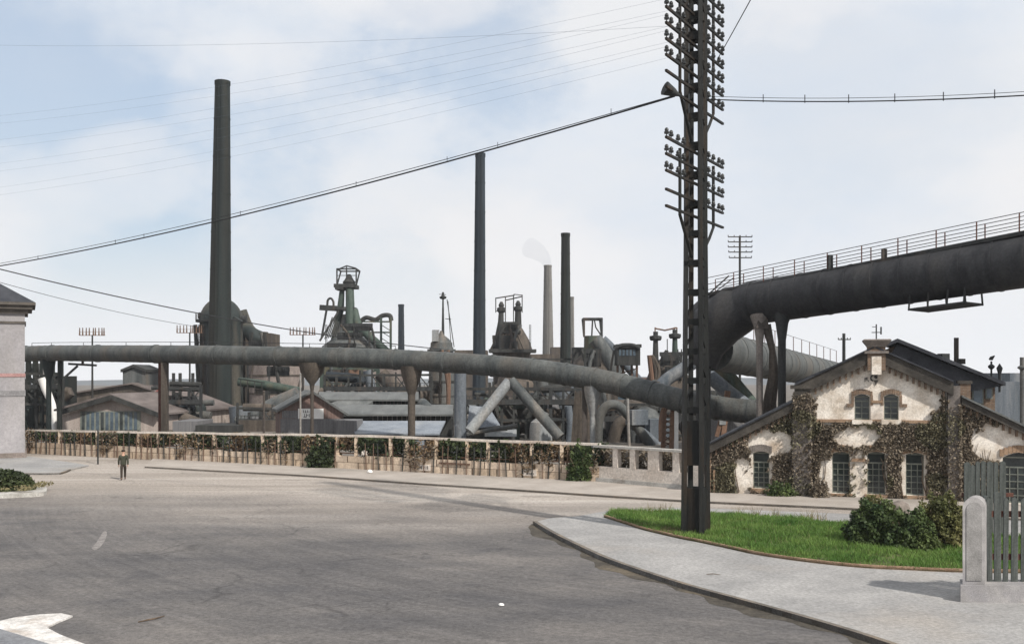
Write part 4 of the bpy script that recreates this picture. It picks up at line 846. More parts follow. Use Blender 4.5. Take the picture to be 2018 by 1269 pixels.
# ============================================================ fence of the works
fn = thing('works_fence', 'long fence of cream stone plinth, pale posts and white top rail along the far pavement', 'fence', fpt(.5))
fd_ = (FENR - FENL).normalized(); fnn = Vector((fd_.y, -fd_.x, 0)); FL = (FENR - FENL).length
if fnn.y > 0: fnn = -fnn
def fh(t): return 1.78 + .42 * min(1, t * 1.6)
NS = 24; wob = random.Random(11)
b = MB(); m_ = [(wob.uniform(-.05, .05)) for _ in range(NS + 1)]
for i in range(NS):
    t0, t1 = i / NS, (i + 1) / NS; p, q_ = fpt(t0), fpt(t1); e = q_ - p
    b.obox(p + Vector((0, 0, -.05)) - fnn * .0, e * .997, -fnn * .4, (0, 0, .92 + .08 * t0 + m_[i] * .8))
b.obj('plinth', M['wallstone'], fn, False)
b = MB()
for i in range(NS):
    t0, t1 = i / NS, (i + 1) / NS; p, q_ = fpt(t0), fpt(t1)
    b.bar(p - fnn * .18 + Vector((0, 0, fh(t0) + m_[i] * .5)), q_ - fnn * .18 + Vector((0, 0, fh(t1) + m_[i + 1] * .5)), .2, .14)
b.obj('top_rail', M['wallw'], fn, False)
b = MB(); b.bar(fpt(0) - fnn * .2 + Vector((0, 0, 1.0)), fpt(1) - fnn * .2 + Vector((0, 0, 1.12)), .07); b.obj('middle_rail', M['rust'], fn, False)
posts = [MB().box((0, 0, .75), (.22, .2, 1.5)).obj('post', M['wallstone'], fn, False, at=fpt(.02) - fnn * .2 + Vector((0, 0, .3)))]
pk = MB().bar((0, 0, .0), (0, 0, 1.78), .05).obj('picket', M['rust'], fn, False, at=fpt(.005) + fnn * .05)
pk2 = MB().bar((0, 0, .0), (0, 0, 1.78), .065).obj('picket', M['dark'], fn, False, at=fpt(.01) + fnn * .05)
for t in (.045, .16, .25, .40, .49, .59, .65, .705, .82, .91, .075, .29, .345, .52, .62, .73, .775, .85, .95): 
    inst(posts[0], fn, fpt(t) - fnn * .2 + Vector((0, 0, .3 + .35 * min(1, t * 1.6))))
for i in range(84):
    t = .012 + i * .0117 + wob.uniform(-.003, .003)
    if .62 < t < .66: continue
    inst(pk if wob.random() < .5 else pk2, fn, fpt(t) + fnn * .05, (wob.uniform(-.02, .02), wob.uniform(-.05, .05), 0))
for px, w, Yo in ((838, 27, .02), (1046, 30, .02)):
    t = ((px - 50) / 1130); pt = min((fpt(k / 400) for k in range(401)), key=lambda p: abs(p.x / p.y * F + CX - px))
    s_ = MB().obox(pt + fnn * .06 - fd_ * .42 + Vector((0, 0, .22)), fd_ * .84, -fnn * .058, (0, 0, .36)).obj('plaque', M['wallw'], fn, False)
    b = MB()
    for k in range(4 if px < 900 else 6): b.obox(pt + fnn * .075 - fd_ * (.2 - k * (.13 if px < 900 else .085)) + Vector((0, 0, .31)), fd_ * (.03 if k % 3 else .06), -fnn * .012, (0, 0, .2 if px < 900 else .1))
    b.obj('lettering', M['ink'], s_, False)
MB().obox(fpt(.80) + fnn * .07 - fd_ * .9 + Vector((0, 0, .68)), fd_ * 2.2, -fnn * .06, (0, 0, .1)).obj('ledge', M['rust'], fn, False)
# balustrade that continues the fence to the mast
bal = thing('balustrade_wall', 'whitewashed wall with square pillars carrying a thin top beam between the fence and the mast', 'wall', FENR.lerp(FENE, .5))
ed = (FENE - FENR); el = ed.length; ed.normalize(); en = Vector((ed.y, -ed.x, 0)); en = en if en.y < 0 else -en
E2 = FENR + ed * (el + .6)
MB().obox(FENR - ed * .2 + Vector((0, 0, -.05)), E2 - FENR, -en * .4, (0, 0, 1.0)).obj('wall', M['wallw'], bal, False)
MB().obox(FENR - ed * .2 + en * .07 + Vector((0, 0, .0)), E2 - FENR, -en * .065, (0, 0, .32)).obj('plinth', M['kerb'], bal, False)
MB().obox(FENR - ed * .4 + en * .05 + Vector((0, 0, 2.02)), E2 - FENR, -en * .5, (0, 0, .13)).obj('top_beam', M['kerb'], bal, False)
def onE(px):
    return min((FENR + ed * (el * k / 300) for k in range(340)), key=lambda p: abs(p.x / p.y * F + CX - px))
pill = None
for px, w in ((1212, .34), (1246, .36), (1287, .72), (1332, .42), (1372, .4)):
    p = onE(px)
    MB().obox(p - ed * w / 2 + Vector((0, 0, .953)), ed * w, -en * .36, (0, 0, 1.064)).obj('pillar', M['wallw'], bal, False)
rng = np.random.default_rng(21)
n = 30000; t = rng.uniform(0, 1, n); hh = rng.uniform(0, 1, n); dd_ = np.where(rng.uniform(0, 1, n) < .25, rng.uniform(.0, .5, n), rng.uniform(.45, 1.5, n))
keep = (np.sin(t * 57) * .3 + np.sin(t * 131 + 1) * .25 + .9) * rng.uniform(.4, 1, n) > .38
low = .72 + .55 * (np.sin(t * 43) * .5 + .5) * (np.sin(t * 19 + 2) * .5 + .5)
base_ = np.array(FENL)[None] + t[:, None] * (np.array(FENR) - np.array(FENL))[None] - np.array(fnn)[None] * dd_[:, None]
base_[:, 2] = low + hh * (np.minimum(1, t * 1.6) * .42 + 1.78 - low - .1 + .12 * np.sin(t * 90))
hg = thing('hedge', 'dark overgrown hedge filling the bays behind the works fence', 'hedge', fpt(.5) - fnn * .9)
kk = base_[keep]; warm = (np.sin(kk[:, 0] * .9) + np.sin(kk[:, 0] * 2.3 + 1) + rng.normal(0, .5, len(kk))) > .7
kk = kk[rng.uniform(0, 1, len(kk)) < .8]; warm = (np.sin(kk[:, 0] * .9) + np.sin(kk[:, 0] * 2.3 + 1) + rng.normal(0, .5, len(kk))) > .7
leaves('foliage', kk[~warm], .12, M['hedge'], hg, 22); leaves('foliage', kk[warm], .12, M['rustleaf'], hg, 27)
n = 5200; t = rng.uniform(0, 1, n); sel = (np.sin(t * 77) + np.sin(t * 33 + 2) + .6 * np.sin(t * 190)) > .75; t = t[sel]; n = len(t)
dr = np.array(FENL)[None] + t[:, None] * (np.array(FENR) - np.array(FENL))[None] + np.array(fnn)[None] * rng.uniform(.02, .2, n)[:, None]; dr[:, 2] = 2.0 - rng.uniform(0, 1, n) ** .7 * (1.0 + .75 * np.sin(t * 61) ** 2)
leaves('foliage', dr[::2], .09, M['ivy'], hg, 28); leaves('foliage', dr[1::2], .09, M['rustleaf'], hg, 29)
b = MB()
for i in range(60):
    p = fpt(wob.uniform(.01, .99)) - fnn * wob.uniform(.5, 1.1); b.tube([p, p + Vector((wob.uniform(-.2, .2), 0, .8)), p + Vector((wob.uniform(-.5, .5), 0, 1.6))], [.05, .035, .015], 5)
b.obj('stem', M['bark'], hg)
def mound(c, rx, ry, h, n, seed, z0=0.0, top=1.0):
    rng = np.random.default_rng(seed); a = rng.uniform(0, 2 * math.pi, n); s = np.sqrt(rng.uniform(.0, 1, n)); k = rng.uniform(.25, 1, n) ** .5
    z = np.abs(rng.normal(0, 1, n)); d = np.stack([rng.normal(size=n), rng.normal(size=n), np.abs(rng.normal(size=n)) * top], 1); d /= np.linalg.norm(d, axis=1)[:, None]
    lump = 1 + .16 * np.sin(a * 0 + d[:, 0] * 7 + seed) * np.cos(d[:, 1] * 6) + .1 * np.sin(d[:, 2] * 11 + d[:, 0] * 9)
    return np.stack([c[0] + d[:, 0] * rx * k * lump, c[1] + d[:, 1] * ry * k * lump, z0 + d[:, 2] * h * k * lump], 1)
for (tt, rx, h, lab) in ((.603, 1.25, 1.85, 'broad dark bush bulging through the fence bay below the board shed'), (.978, .78, 2.05, 'dark green bush spilling over the fence plinth near the white balustrade')):
    p = fpt(tt) + fnn * .1; bu = thing('bush', lab, 'bush', p); leaves('foliage', mound(p, rx, .32, h, 1900, int(tt * 100), .1), .11, M['bush'] if tt > .9 else M['hedge'], bu, 5)
    b = MB()
    for i in range(8): b.tube([p, p + Vector((wob.uniform(-.7, .7), wob.uniform(-.3, .3), h * .7))], [.04, .015], 5)
    b.obj('stem', M['bark'], bu)
p = onE(1240) - en * 1.0
hg2 = thing('hedge', 'brown-green hedge behind the white pillars of the balustrade', 'hedge', p)
n = 3800; t = rng.uniform(-.1, 1.25, n); pts = np.array(FENR)[None] + t[:, None] * np.array(ed * el)[None] - np.array(en)[None] * rng.uniform(.5, 1.3, n)[:, None]; pts[:, 2] = rng.uniform(.2, 2.0, n)
leaves('foliage', pts, .12, M['ivy'], hg2, 23)

# ============================================================ brick and plaster house
A3 = Vector((mm(1400 - CX, 52.8), 52.8, 0)); B3 = Vector((mm(1900 - CX, 49.3), 49.3, 0)); U = (B3 - A3).normalized(); ND = Vector((U.y, -U.x, 0))   # ND points to the street
if ND.y > 0: ND = -ND
def HF(px, py, d=0.0):                              # point of the facade plane seen at (px, py); d metres in front of it
    r = Vector(((px - CX) / F, 1, -(py - HY) / F)); t = (A3 + ND * 0).dot(ND) / r.dot(ND); p = r * t; p.z += CH; return p + ND * d
def HU(px): return (HF(px, 900) - A3).dot(U)
def HZ(px, py): return HF(px, py).z
def HP(u, z, d=0.0): return A3 + U * u + Vector((0, 0, z)) + ND * d
hs = thing('brick_house', 'creeper-covered gabled house of warm white plaster and brown brick with dark roof', 'house', HP(HU(1725), 0))
def wall(name, outer, holes, m, th, rev=.36):
    o = [Vector(p) for p in outer]; hl = [[Vector(p) for p in h] for h in holes]; b = MB()
    if (o[1] - o[0]).cross(o[2] - o[1]).dot(ND) < 0: pass
    loops = [o] + hl; allv = [v for l in loops for v in l]
    tri = tessellate_polygon([[Vector(((v - A3).dot(U), v.z, 0)) for v in l] for l in loops])
    f = []
    for t in tri:
        a, c, d = (allv[i] for i in t); f.append(t if (c - a).cross(d - a).dot(ND) > 0 else t[::-1])
    b.add(allv, f); n = len(o)
    for i in range(n): p, q_ = o[i], o[(i + 1) % n]; b.add([p, q_, q_ - ND * th, p - ND * th], [(0, 1, 2, 3)])
    for h in hl:
        k = len(h)
        for i in range(k): p, q_ = h[i], h[(i + 1) % k]; b.add([p, q_, q_ - ND * rev, p - ND * rev], [(0, 3, 2, 1)])
    b.obj(name, m, hs, False)
def rect(x0, x1, y0, y1, arch=0.0, n=6):           # arched opening, anticlockwise
    u0, u1 = HU(x0), HU(x1); zb, zt = HZ((x0 + x1) / 2, y1), HZ((x0 + x1) / 2, y0); l = [HP(u0, zb), HP(u1, zb), HP(u1, zt)]
    if arch: l += [HP(u1 + (u0 - u1) * i / n, zt + arch * math.sin(math.pi * i / n)) for i in range(1, n)]
    return l + [HP(u0, zt)]
WN = [(1684, 1714, 782, 827, .14), (1742, 1771, 782, 827, .14), (1640, 1675, 894, 972, .1), (1709, 1745, 894, 974, .1), (1785, 1821, 896, 976, .1)]
WL_ = [(1484, 1516, 893, 962, .1)]; WR = [(1976, 2040, 902, 992, .25)]
zr = lambda x, y: HZ(x, y)
cen = [HP(HU(1580), -.1), HP(HU(1880), -.1), HP(HU(1880), HZ(1880, 762)), HP(HU(1724), HZ(1724, 690)), HP(HU(1580), HZ(1580, 762))]
wall('wall', cen, [rect(*w) for w in WN], M['plaster'], .4)
lft = [HP(HU(1398), -.1), HP(HU(1579), -.1), HP(HU(1579), HZ(1579, 790)), HP(HU(1398), HZ(1398, 878))]
wall('wall', lft, [rect(*w) for w in WL_], M['plaster'], .4)
rgt = [HP(HU(1881), -.1), HP(HU(2075), -.1), HP(HU(2075), HZ(2075, 868)), HP(HU(1881), HZ(1881, 780))]
wall('wall', rgt, [rect(*w) for w in WR], M['plaster'], .4)
def hbox(x0, x1, y0, y1, d0, d1, name, m, parent=None):
    xm = (x0 + x1) / 2; u0, u1 = HU(x0), HU(x1); z0, z1 = HZ(xm, y1), HZ(xm, y0)
    return MB().obox(HP(u0, z0, d0), U * (u1 - u0), ND * (d1 - d0), (0, 0, z1 - z0)).obj(name, m, parent or hs, False)
hbox(1564, 1598, 772, 1020, -.1, .32, 'buttress', M['pilaster']); hbox(1867, 1891, 760, 1020, -.1, .32, 'buttress', M['pilaster'])
hbox(1891, 1912, 755, 790, -.3, .15, 'eaves_block', M['brick']); hbox(1886, 1915, 750, 756, -.35, .22, 'eaves_cap', M['verge'])
hbox(1599, 1866, 827, 833, .0, .12, 'string_course', M['sill'])
for x0, x1, y0, y1, ar in WN + WL_ + WR:
    xm = (x0 + x1) / 2; u0, u1 = HU(x0), HU(x1); zb, zt = HZ(xm, y1), HZ(xm, y0); up = y0 < 850; w = u1 - u0
    b = MB(); fr_ = .045; D0 = -.3; zq = zt + ar
    for (ua, ub, za, zb_) in ((u0, u0 + fr_, zb, zt + ar * .3), (u1 - fr_, u1, zb, zt + ar * .3)): b.obox(HP(ua, za, D0), U * (ub - ua), ND * .09, (0, 0, zb_ - za))
    zt2 = zt - (.25 if up else .5)
    for z in (zb, zt2, zt - .03): b.obox(HP(u0 + fr_ + .001, z, D0), U * (w - 2 * fr_ - .002), ND * .085, (0, 0, .07))
    nv = 4 if w > 1.2 else 2 if up else 3
    for i in range(1, nv): b.obox(HP(u0 + w * i / nv - .025, zb + .072, D0 + .01), U * .035, ND * .07, (0, 0, zt2 - zb - .074))
    for i in range(1, 3 if up else 5): b.obox(HP(u0 + fr_ + .002, zb + (zt2 - zb) * i / (3 if up else 5), D0 + .02), U * (w - 2 * fr_ - .004), ND * .04, (0, 0, .035))
    wf = b.obj('window', M['frame'], hs, False)
    MB().add([HP(u0, zb, D0 + .015), HP(u1, zb, D0 + .015), HP(u1, zq, D0 + .015), HP(u0, zq, D0 + .015)], [(0, 1, 2, 3)]).obj('pane', M['glass'] if xm != 1800 else M['lead'], wf, False)
    # brick head and sill
    lintel = MB(); nn = 9; hgt = .24 if up else .34; ov = .14
    for i in range(nn):
        a0, a1 = i / nn, (i + 1) / nn; ua, ub = u0 - ov + (w + 2 * ov) * a0, u0 - ov + (w + 2 * ov) * a1; z0 = zt + ar * math.sin(math.pi * (a0 + a1) / 2) + .012
        lintel.obox(HP(ua, z0, .004), U * (ub - ua - .012), ND * .075, (0, 0, hgt))
    lintel.obj('lintel', M['brick'] if up else M['sill'] if xm > 1500 else M['pilaster'], hs, False)
    if up:
        e = MB()
        for s_, uu in ((-1, u0 - .15), (1, u1 + .02)):
            e.obox(HP(uu, zt - .42, .004), U * .13, ND * .07, (0, 0, .5))
            if (s_ < 0) == (xm < 1728): e.obox(HP(uu + (-.22 if s_ < 0 else .02), zt - .5, .003), U * .34, ND * .085, (0, 0, .16))
        e.obj('window_surround', M['brick'], hs, False)
    if xm < 1900: MB().obox(HP(u0 - .12, zb - .22, -.05), U * (w + .24), ND * .2, (0, 0, .215)).obj('sill', M['sill'] if not up else M['plaster'], hs, False)
hbox(1678, 1706, 903, 909, .0, .12, 'pier_cap', M['sill']); hbox(1717, 1739, 789, 794, .0, .1, 'pier_cap', M['sill']); hbox(1681, 1703, 876, 902.5, .0, .05, 'pier_panel', M['plaster'])
hbox(1716, 1740, 795, 826, .003, .05, 'pier_panel', M['wallw'])
# old lettering-like ironwork under the gable top
b = MB()
def ub(px, py, w, h, tl=0): b.obox(HP(HU(px), HZ(px, py), .01), U * (mm(w, 50)), ND * .05, (0, 0, mm(h, 50)))
for a in ((1704, 752, 1.2, 8), (1708, 750, 1.2, 7), (1704, 746, 5, 1.2), (1711, 752, 1.0, 3)): ub(*a)
p = lambda x, y: HP(HU(x), HZ(x, y), .05)
b.tube([p(1721, 739), p(1717, 741), p(1716, 745), p(1717, 749), p(1721, 750)], .035, 6); b.tube([p(1725, 739), p(1727, 742), p(1726, 746)], .06, 6)
b.prism([p(1722, 741), p(1729, 741), p(1728, 745), p(1722, 744)], ND * -.045); b.prism([p(1722, 749), p(1731, 749), p(1726, 759)], ND * -.045)
b.obj('wall_anchor', M['iron'], hs, False)
# verges, dentils, roofs
def verge(x0, y0, x1, y1, th=.62, out_=.42, back_=.5, slope=True):
    a, c = HP(HU(x0), HZ(x0, y0)), HP(HU(x1), HZ(x1, y1)); e = c - a; dn = Vector((0, 0, -th))
    MB().prism([a + ND * out_, c + ND * out_, c + ND * out_ + dn, a + ND * out_ + dn], -ND * (out_ + back_ - .003)).obj('verge', M['verge'], hs, False)
    l = e.length; nrm_ = Vector((0, 0, 1)); b = MB(); b.prism([a + ND * (out_ + .1), c + ND * (out_ + .1), c + ND * (out_ + .1) + Vector((0, 0, .09)), a + ND * (out_ + .1) + Vector((0, 0, .09))], -ND * 9.0); b.obj('roof', M['roofdark'] if x0 < 1890 else M['roofg'], hs, False)
    nd = int(l / .3); b = MB()
    for i in range(nd):
        q_ = a + e * ((i + .5) / nd) + dn; b.obox(q_ + ND * .02 + Vector((0, 0, -.30)) - U * .045, U * .09, ND * .2, (0, 0, .34))
    b.obj('dentil_row', M['brick'], hs, False)
verge(1566, 760, 1722, 686); verge(1724, 686, 1877, 753)
verge(1396, 876, 1563, 792, .45); verge(1893, 782, 2075, 868, .34)
hbox(1558, 1600, 759, 766, -.4, .5, 'eaves_cap', M['verge'])
# chimney pedestal on the gable top
b = MB(); u0, u1 = HU(1709), HU(1744); z0, z1 = HZ(1725, 730), HZ(1725, 684)
b.obox(HP(u0, z0, -.6), U * (u1 - u0), ND * 1.1, (0, 0, z1 - z0)); cy = b.obj('chimney', M['brick'], hs, False)
hbox(1717, 1736, 702, 738, .501, .53, 'chimney_panel', M['plaster'], cy); hbox(1703, 1750, 692, 697, -.7, .62, 'chimney_band', M['pilaster'], cy)
b = MB(); uc = (HU(1703) + HU(1752)) / 2; hw = [.44, .5, .62, .66, .6]; zz = [HZ(1725, 684), HZ(1725, 680), HZ(1725, 674), HZ(1725, 671), HZ(1725, 669)]
vs = []; 
for h_, z in zip(hw, zz): vs += [HP(uc - h_, z, .55 + (h_ - .44)), HP(uc + h_, z, .55 + (h_ - .44)), HP(uc + h_, z, -.65 - (h_ - .44)), HP(uc - h_, z, -.65 - (h_ - .44))]
fs = [(3, 2, 1, 0), (16, 17, 18, 19)]
for k in range(4):
    for j in range(4): fs.append((k * 4 + j, k * 4 + (j + 1) % 4, k * 4 + 4 + (j + 1) % 4, k * 4 + 4 + j))
b.add(vs, fs); b.obj('chimney_cap', M['pilaster'], cy, False)
b = MB(); c_ = HP(HU(1727), HZ(1725, 669), -.05); b.bar(c_, c_ + Vector((0, 0, .75)), .05); b.bar(c_ + U * -.22 + Vector((0, 0, .35)), c_ + U * .24 + Vector((0, 0, .35)), .04); b.bar(c_ + U * -.2 + Vector((0, 0, .62)), c_ + Vector((0, 0, .62)), .03); b.bar(c_ + U * .22 + Vector((0, 0, .25)), c_ + U * .22 + Vector((0, 0, .62)), .06); b.obj('weather_vane', M['iron'], cy)
# rear part of the house with the dark raised roof
def back_(x, y, d): 
    r = Vector(((x - CX) / F, 1, -(y - HY) / F)); t = (A3 - ND * d).dot(ND) / r.dot(ND); p = r * t; p.z += CH; return p
DB = 7.0; ap_, er = back_(1767, 675, DB), back_(1977, 760, DB); el_ = ap_ + (ap_ - er); el_.z = er.z
MB().prism([Vector((el_.x, el_.y, 2)) , Vector((er.x, er.y, 0)) - U * .4, er - U * .4, ap_ - Vector((0, 0, .15)), el_], -ND * 9).obj('rear_wall', M['brick'], hs, False)
b = MB()
for e in (er, el_):
    d = e - ap_; b.prism([ap_ + ND * .8, e + ND * .8, e + ND * .8 + Vector((0, 0, .2)), ap_ + ND * .8 + Vector((0, 0, .2))], -ND * 10.5)
b.obj('rear_roof', M['roofdark'], hs, False)
b = MB(); b.prism([ap_ + ND * .35 - Vector((0, 0, .1)), er + ND * .35 + U * -.05, er + ND * .35 - U * 1.9 + Vector((0, 0, -.35)), ap_ + ND * .35 - U * 1.0 - Vector((0, 0, 1.9))], -ND * .3); b.obj('shaded_gable_boarding', M['roofdark'], hs, False)  # shadow on the rear gable front put into a near-black colour
for x0, x1, y0, y1 in ((1916, 1938, 762, 796), (1942, 1956, 764, 786)):
    a, c = back_(x0, y1, DB - .06), back_(x1, y0, DB - .06); w_ = MB().obox(a, U * (c - a).dot(U), ND * .05, (0, 0, c.z - a.z)).obj('window', M['frame'], hs, False)
    MB().obox(a + ND * .052 + U * .06 + Vector((0, 0, .06)), U * ((c - a).dot(U) - .12), ND * .02, (0, 0, c.z - a.z - .12)).obj('pane', M['lead'], w_, False)
def rp(px, d): 
    s_ = (px - 1767) / (1977 - 1767); return ap_.lerp(er, s_) - ND * d + Vector((0, 0, .2))
q_ = rp(1895, 2); MB().tube([q_ - Vector((0, 0, .3)), q_ + Vector((0, 0, 1.55))], .13, 10).obj('flue_pipe', M['iron'], hs)
q_ = rp(1865, 1); MB().box(q_ + Vector((0, 0, .1)), (.5, .4, .4), .3).obj('roof_vent', M['iron'], hs); MB().box(rp(1903, 1.5) + Vector((0, 0, .3)), (.3, .3, .3), .3).obj('roof_vent', M['iron'], hs)
b = MB(); q_ = rp(1957, .5); b.tube([q_ - Vector((0, 0, .3)), q_ + Vector((0, 0, .9))], .05, 6); b.lathe(q_ + Vector((0, 0, .45)), [(.06, 0), (.18, .12), (.18, .2), (.05, .3)], 8); b.tube([q_ + Vector((-.12, 0, 1.0)), q_ + Vector((0, 0, 1.05)), q_ + Vector((.18, 0, 1.2))], [.04, .12, .03], 6); b.obj('roof_finial', M['iron'], hs)
b = MB(); q_ = rp(1973, .5); b.tube([q_ - Vector((0, 0, .6)), q_ + Vector((0, 0, .35)), q_ + Vector((0, 0, .7)), q_ + Vector((0, 0, .95))], [.06, .07, .16, .02], 8); b.obj('roof_finial', M['iron'], hs)
# creeper on the facade
def inz(x, y):
    def el(cx, cy, rx, ry, k=2): return (abs((x - cx) / rx) ** k + abs((y - cy) / ry) ** k) < 1
    j = 5 * math.sin(x * .23) + 4 * math.sin(y * .31 + x * .11) + 3 * math.sin(x * .57 + y * .4)
    x += j * .7; y += j * .5
    for (a, c, d, e, ar) in WN + WL_ + WR:
        if a - 3 < x < c + 3 and d - 7 < y < e + 3: return 0
    if x < 1564:
        top = 878 - (x - 1398) * .52 + 14
        if y < top: return 0
        if el(1518, 872, 44, 24, 2.6) or el(1466, 940, 18, 38): return 0
        return .75 if y < top + 30 else 1
    if x < 1598: return .10 if y > 830 else .4 if y > 776 else 0
    if x < 1867:
        if y < 834:
            top = (770 - (x - 1580) * .5) if x < 1724 else 690 + (x - 1724) * .5
            if y < top + 22: return 0
            if x > 1835: return .95 if not el(1800, 790, 52, 46) else 0
            return .8 if x < 1612 - (y - 770) * .12 else 0
        if el(1690, 860, 44, 20, 3) or el(1692, 935, 13, 50, 4) or el(1630, 945, 14, 42) or (1690 < x < 1740 and y > 960) or el(1778, 950, 7, 40): return 0
        if y > 985: return 0
        return 1
    if x < 1891: return .10 if y > 800 else 0
    top = 785 + (x - 1893) * .45 + 14
    if y < top: return 0
    if el(1968, 872, 54, 36, 2.4): return 0
    return .95 if x < 1972 else .3
rr_ = random.Random(31); pts = []; ptg = []
while len(pts) < 36000:
    x = rr_.uniform(1396, 2030); y = rr_.uniform(700, 992); w = inz(x, y)
    if rr_.random() < w:
        base = .34 if (1562 < x < 1600 or 1866 < x < 1893) else .03
        p = HF(x, y, base + abs(rr_.gauss(0, .1)))
        if p.z < .02: continue
        (ptg if (math.sin(x * .045) + math.sin(y * .06 + 1) + .8 * math.sin(x * .021 + y * .03)) > .75 else pts).append(p)
iv = thing('creeper', 'dense brown and green creeper clinging to the front of the plaster house', 'climbing plant', HP(HU(1725), 0, .1))
leaves('foliage', pts, .058, M['ivy'], iv, 41); leaves('foliage', ptg, .058, M['ivyg'], iv, 42)
b = MB(); b.tube([HP(HU(1410), -.02, .06), HP(HU(1950), -.02, .06)], .05, 5)
for i in range(46):
    x = rr_.choice([1430, 1455, 1530, 1550, 1605, 1615, 1760, 1775, 1830, 1850, 1905, 1930]) + rr_.uniform(-8, 8); q = [HP(HU(x), -.02, .06)]
    y = 985
    for k in range(4):
        x += rr_.uniform(-9, 9); y -= rr_.uniform(14, 30); q.append(HF(x, y, .05))
    b.tube(q, [.04, .032, .025, .018, .01], 5)
b.obj('stem', M['bark'], iv)
for (x, y, rx, h, lab, m) in ((1540, 985, .9, .7, 'low grey-green shrub at the foot of the house between left window and buttress', 'bush'), (1615, 990, .5, .9, 'small dry climbing shrub at the foot of the left buttress', 'ivy')):
    p = HF(x, y, .6); p.z = .1; bu = thing('shrub', lab, 'shrub', p); leaves('foliage', mound(p, rx, .45, h, 700, x, .1), .07, M[m], bu, 6)
    b = MB()
    for i in range(5): b.tube([p, p + Vector((rr_.uniform(-.4, .4), 0, h * .8))], [.03, .01], 5)
    b.obj('stem', M['bark'], bu)
hbox(1398, 1402, 905, 972, .1, .2, 'corner_post', M['sill']); hbox(1406, 1410, 925, 972, .1, .2, 'corner_post', M['sill'])

# ============================================================ lattice telegraph mast
MC = Vector((mm(1371 - CX, 38.5), 38.5, 0)); PHI = R(60); AX = Vector((math.cos(PHI), math.sin(PHI), 0)); AY = Vector((AX.y, -AX.x, 0))
mt = thing('lattice_telegraph_mast', 'tall dark battened steel telegraph mast with many insulator arms on the grass island', 'telegraph mast', MC)
ZT = 25.0
def half(z): return .345 - .075 * min(1, z / 12)
def leg_pt(sx, sy, z): return MC + AX * sx * half(z) + AY * sy * half(z) + Vector((0, 0, z))
for sx in (-1, 1):
    for sy in (-1, 1):
        MB().tube([leg_pt(sx, sy, z) for z in (-.1, 6, 12, ZT)], [.135, .12, .115, .11], 4).obj('leg', M['mast'], mt, False)
zs_ = [.0, 2.15]; z = 3.35
b = MB()
def bobj():
    global b
    b.obj('batten_plate', M['mast'], mt, False); b = MB()
def batten(z0, z1, k=.0):
    for (a, c) in (((-1, -1), (1, -1)), ((1, -1), (1, 1)), ((1, 1), (-1, 1)), ((-1, 1), (-1, -1))):
        zm = (z0 + z1) / 2; p, q = leg_pt(*a, zm), leg_pt(*c, zm); b.obox(Vector((p.x, p.y, z0)) - (q - p).cross(Vector((0, 0, 1))).normalized() * .02, q - p, (q - p).cross(Vector((0, 0, 1))).normalized() * .04, (0, 0, z1 - z0))
batten(0, 1.9); bobj(); batten(2.75, 4.4); bobj()
z = 4.7; rz_ = random.Random(9)
while z < ZT: 
    h = .22 if z < 17 else .3; batten(z, z + h); bobj(); z += 1.1 if z < 17.5 else .75
b = MB(); z = 4.9
while z < ZT - 1:
    for (a, c) in (((-1, -1), (1, -1)), ((1, 1), (-1, 1))): b.bar(leg_pt(*a, z), leg_pt(*c, z + .75), .045)
    z += 1.05
b.obj('lacing', M['mast'], mt, False)
MB().box(MC + Vector((0, 0, .06)), (1.0, 1.0, .24), PHI).obj('footing', M['stone'], mt, False)
HLn = 3.1
def crossarm(z, ins, sides=(1, -1)):
    a = MB().bar(AX * -HLn, AX * HLn, .085, .085).obj('crossarm', M['mast'], mt, False, at=MC + AY * .03 + Vector((0, 0, z)))
    for k, f_ in enumerate((-.98, -.84, -.62, -.44, .44, .62, .84, .98)):
        if (f_ < 0 and 1 in ins) or (f_ > 0 and 2 in ins):
            p = MC + AY * .03 + AX * HLn * f_ + Vector((0, 0, z + .05))
            inst(INS, a, p, (0, 0, rz_.uniform(0, 3)))
    return a
ib = MB(); ib.lathe((0, 0, 0), [(.02, 0), (.02, .06), (.085, .07), (.095, .13), (.06, .17), (.075, .2), (.06, .25), (.03, .28)], 10)
INS = ib.obj('insulator', M['porc'], None, True, at=(0, 0, 0)); ins_me = INS
zlist = [19.0 - .559 * k for k in range(-7, 6)]
first = None
for z in zlist:
    if z > 23: continue
    crossarm(z, (1, 2) if z > 17.2 else (2,) if z > 16.4 else ())
for i, z in enumerate((14.44, 13.86, 13.28, 12.62, 12.04)): crossarm(z, (1, 2) if i < 3 else (2,) if i == 3 else ())
bpy.data.objects.remove(ins_me, do_unlink=True)
for s_, f_ in ((-1, .56), (1, .62)):
    for (zt, zb, zk) in ((23, 16.35, 14.75), (14.3, 11.9, 10.5)):
        pts = [MC + AY * .03 + AX * s_ * HLn * f_ + Vector((0, 0, z)) for z in (zt, zb)]
        MB().tube(pts + [MC + AY * .03 + AX * s_ * HLn * (f_ * .75) + Vector((0, 0, zb - (zb - zk) * .35)), MC + AX * s_ * .42 + Vector((0, 0, zk))], .06, 8).obj('arm_brace', M['mast'], mt)
p = P(1322, 181, 36.4); b = MB(); b.tube([p + Vector((-.22, 0, .12)), p + Vector((.1, .1, 0)), P(1338, 188, 36.6)], [.26, .16, .05], 10); b.obj('cable_clamp', M['iron'], mt)
b = MB(); b.tube([leg_pt(-1, -1, 2.2) + Vector((-.05, -.06, 0)), leg_pt(-1, -1, 17) + Vector((-.05, -.06, 0))], .035, 6); b.obj('cable', M['wire'], mt)

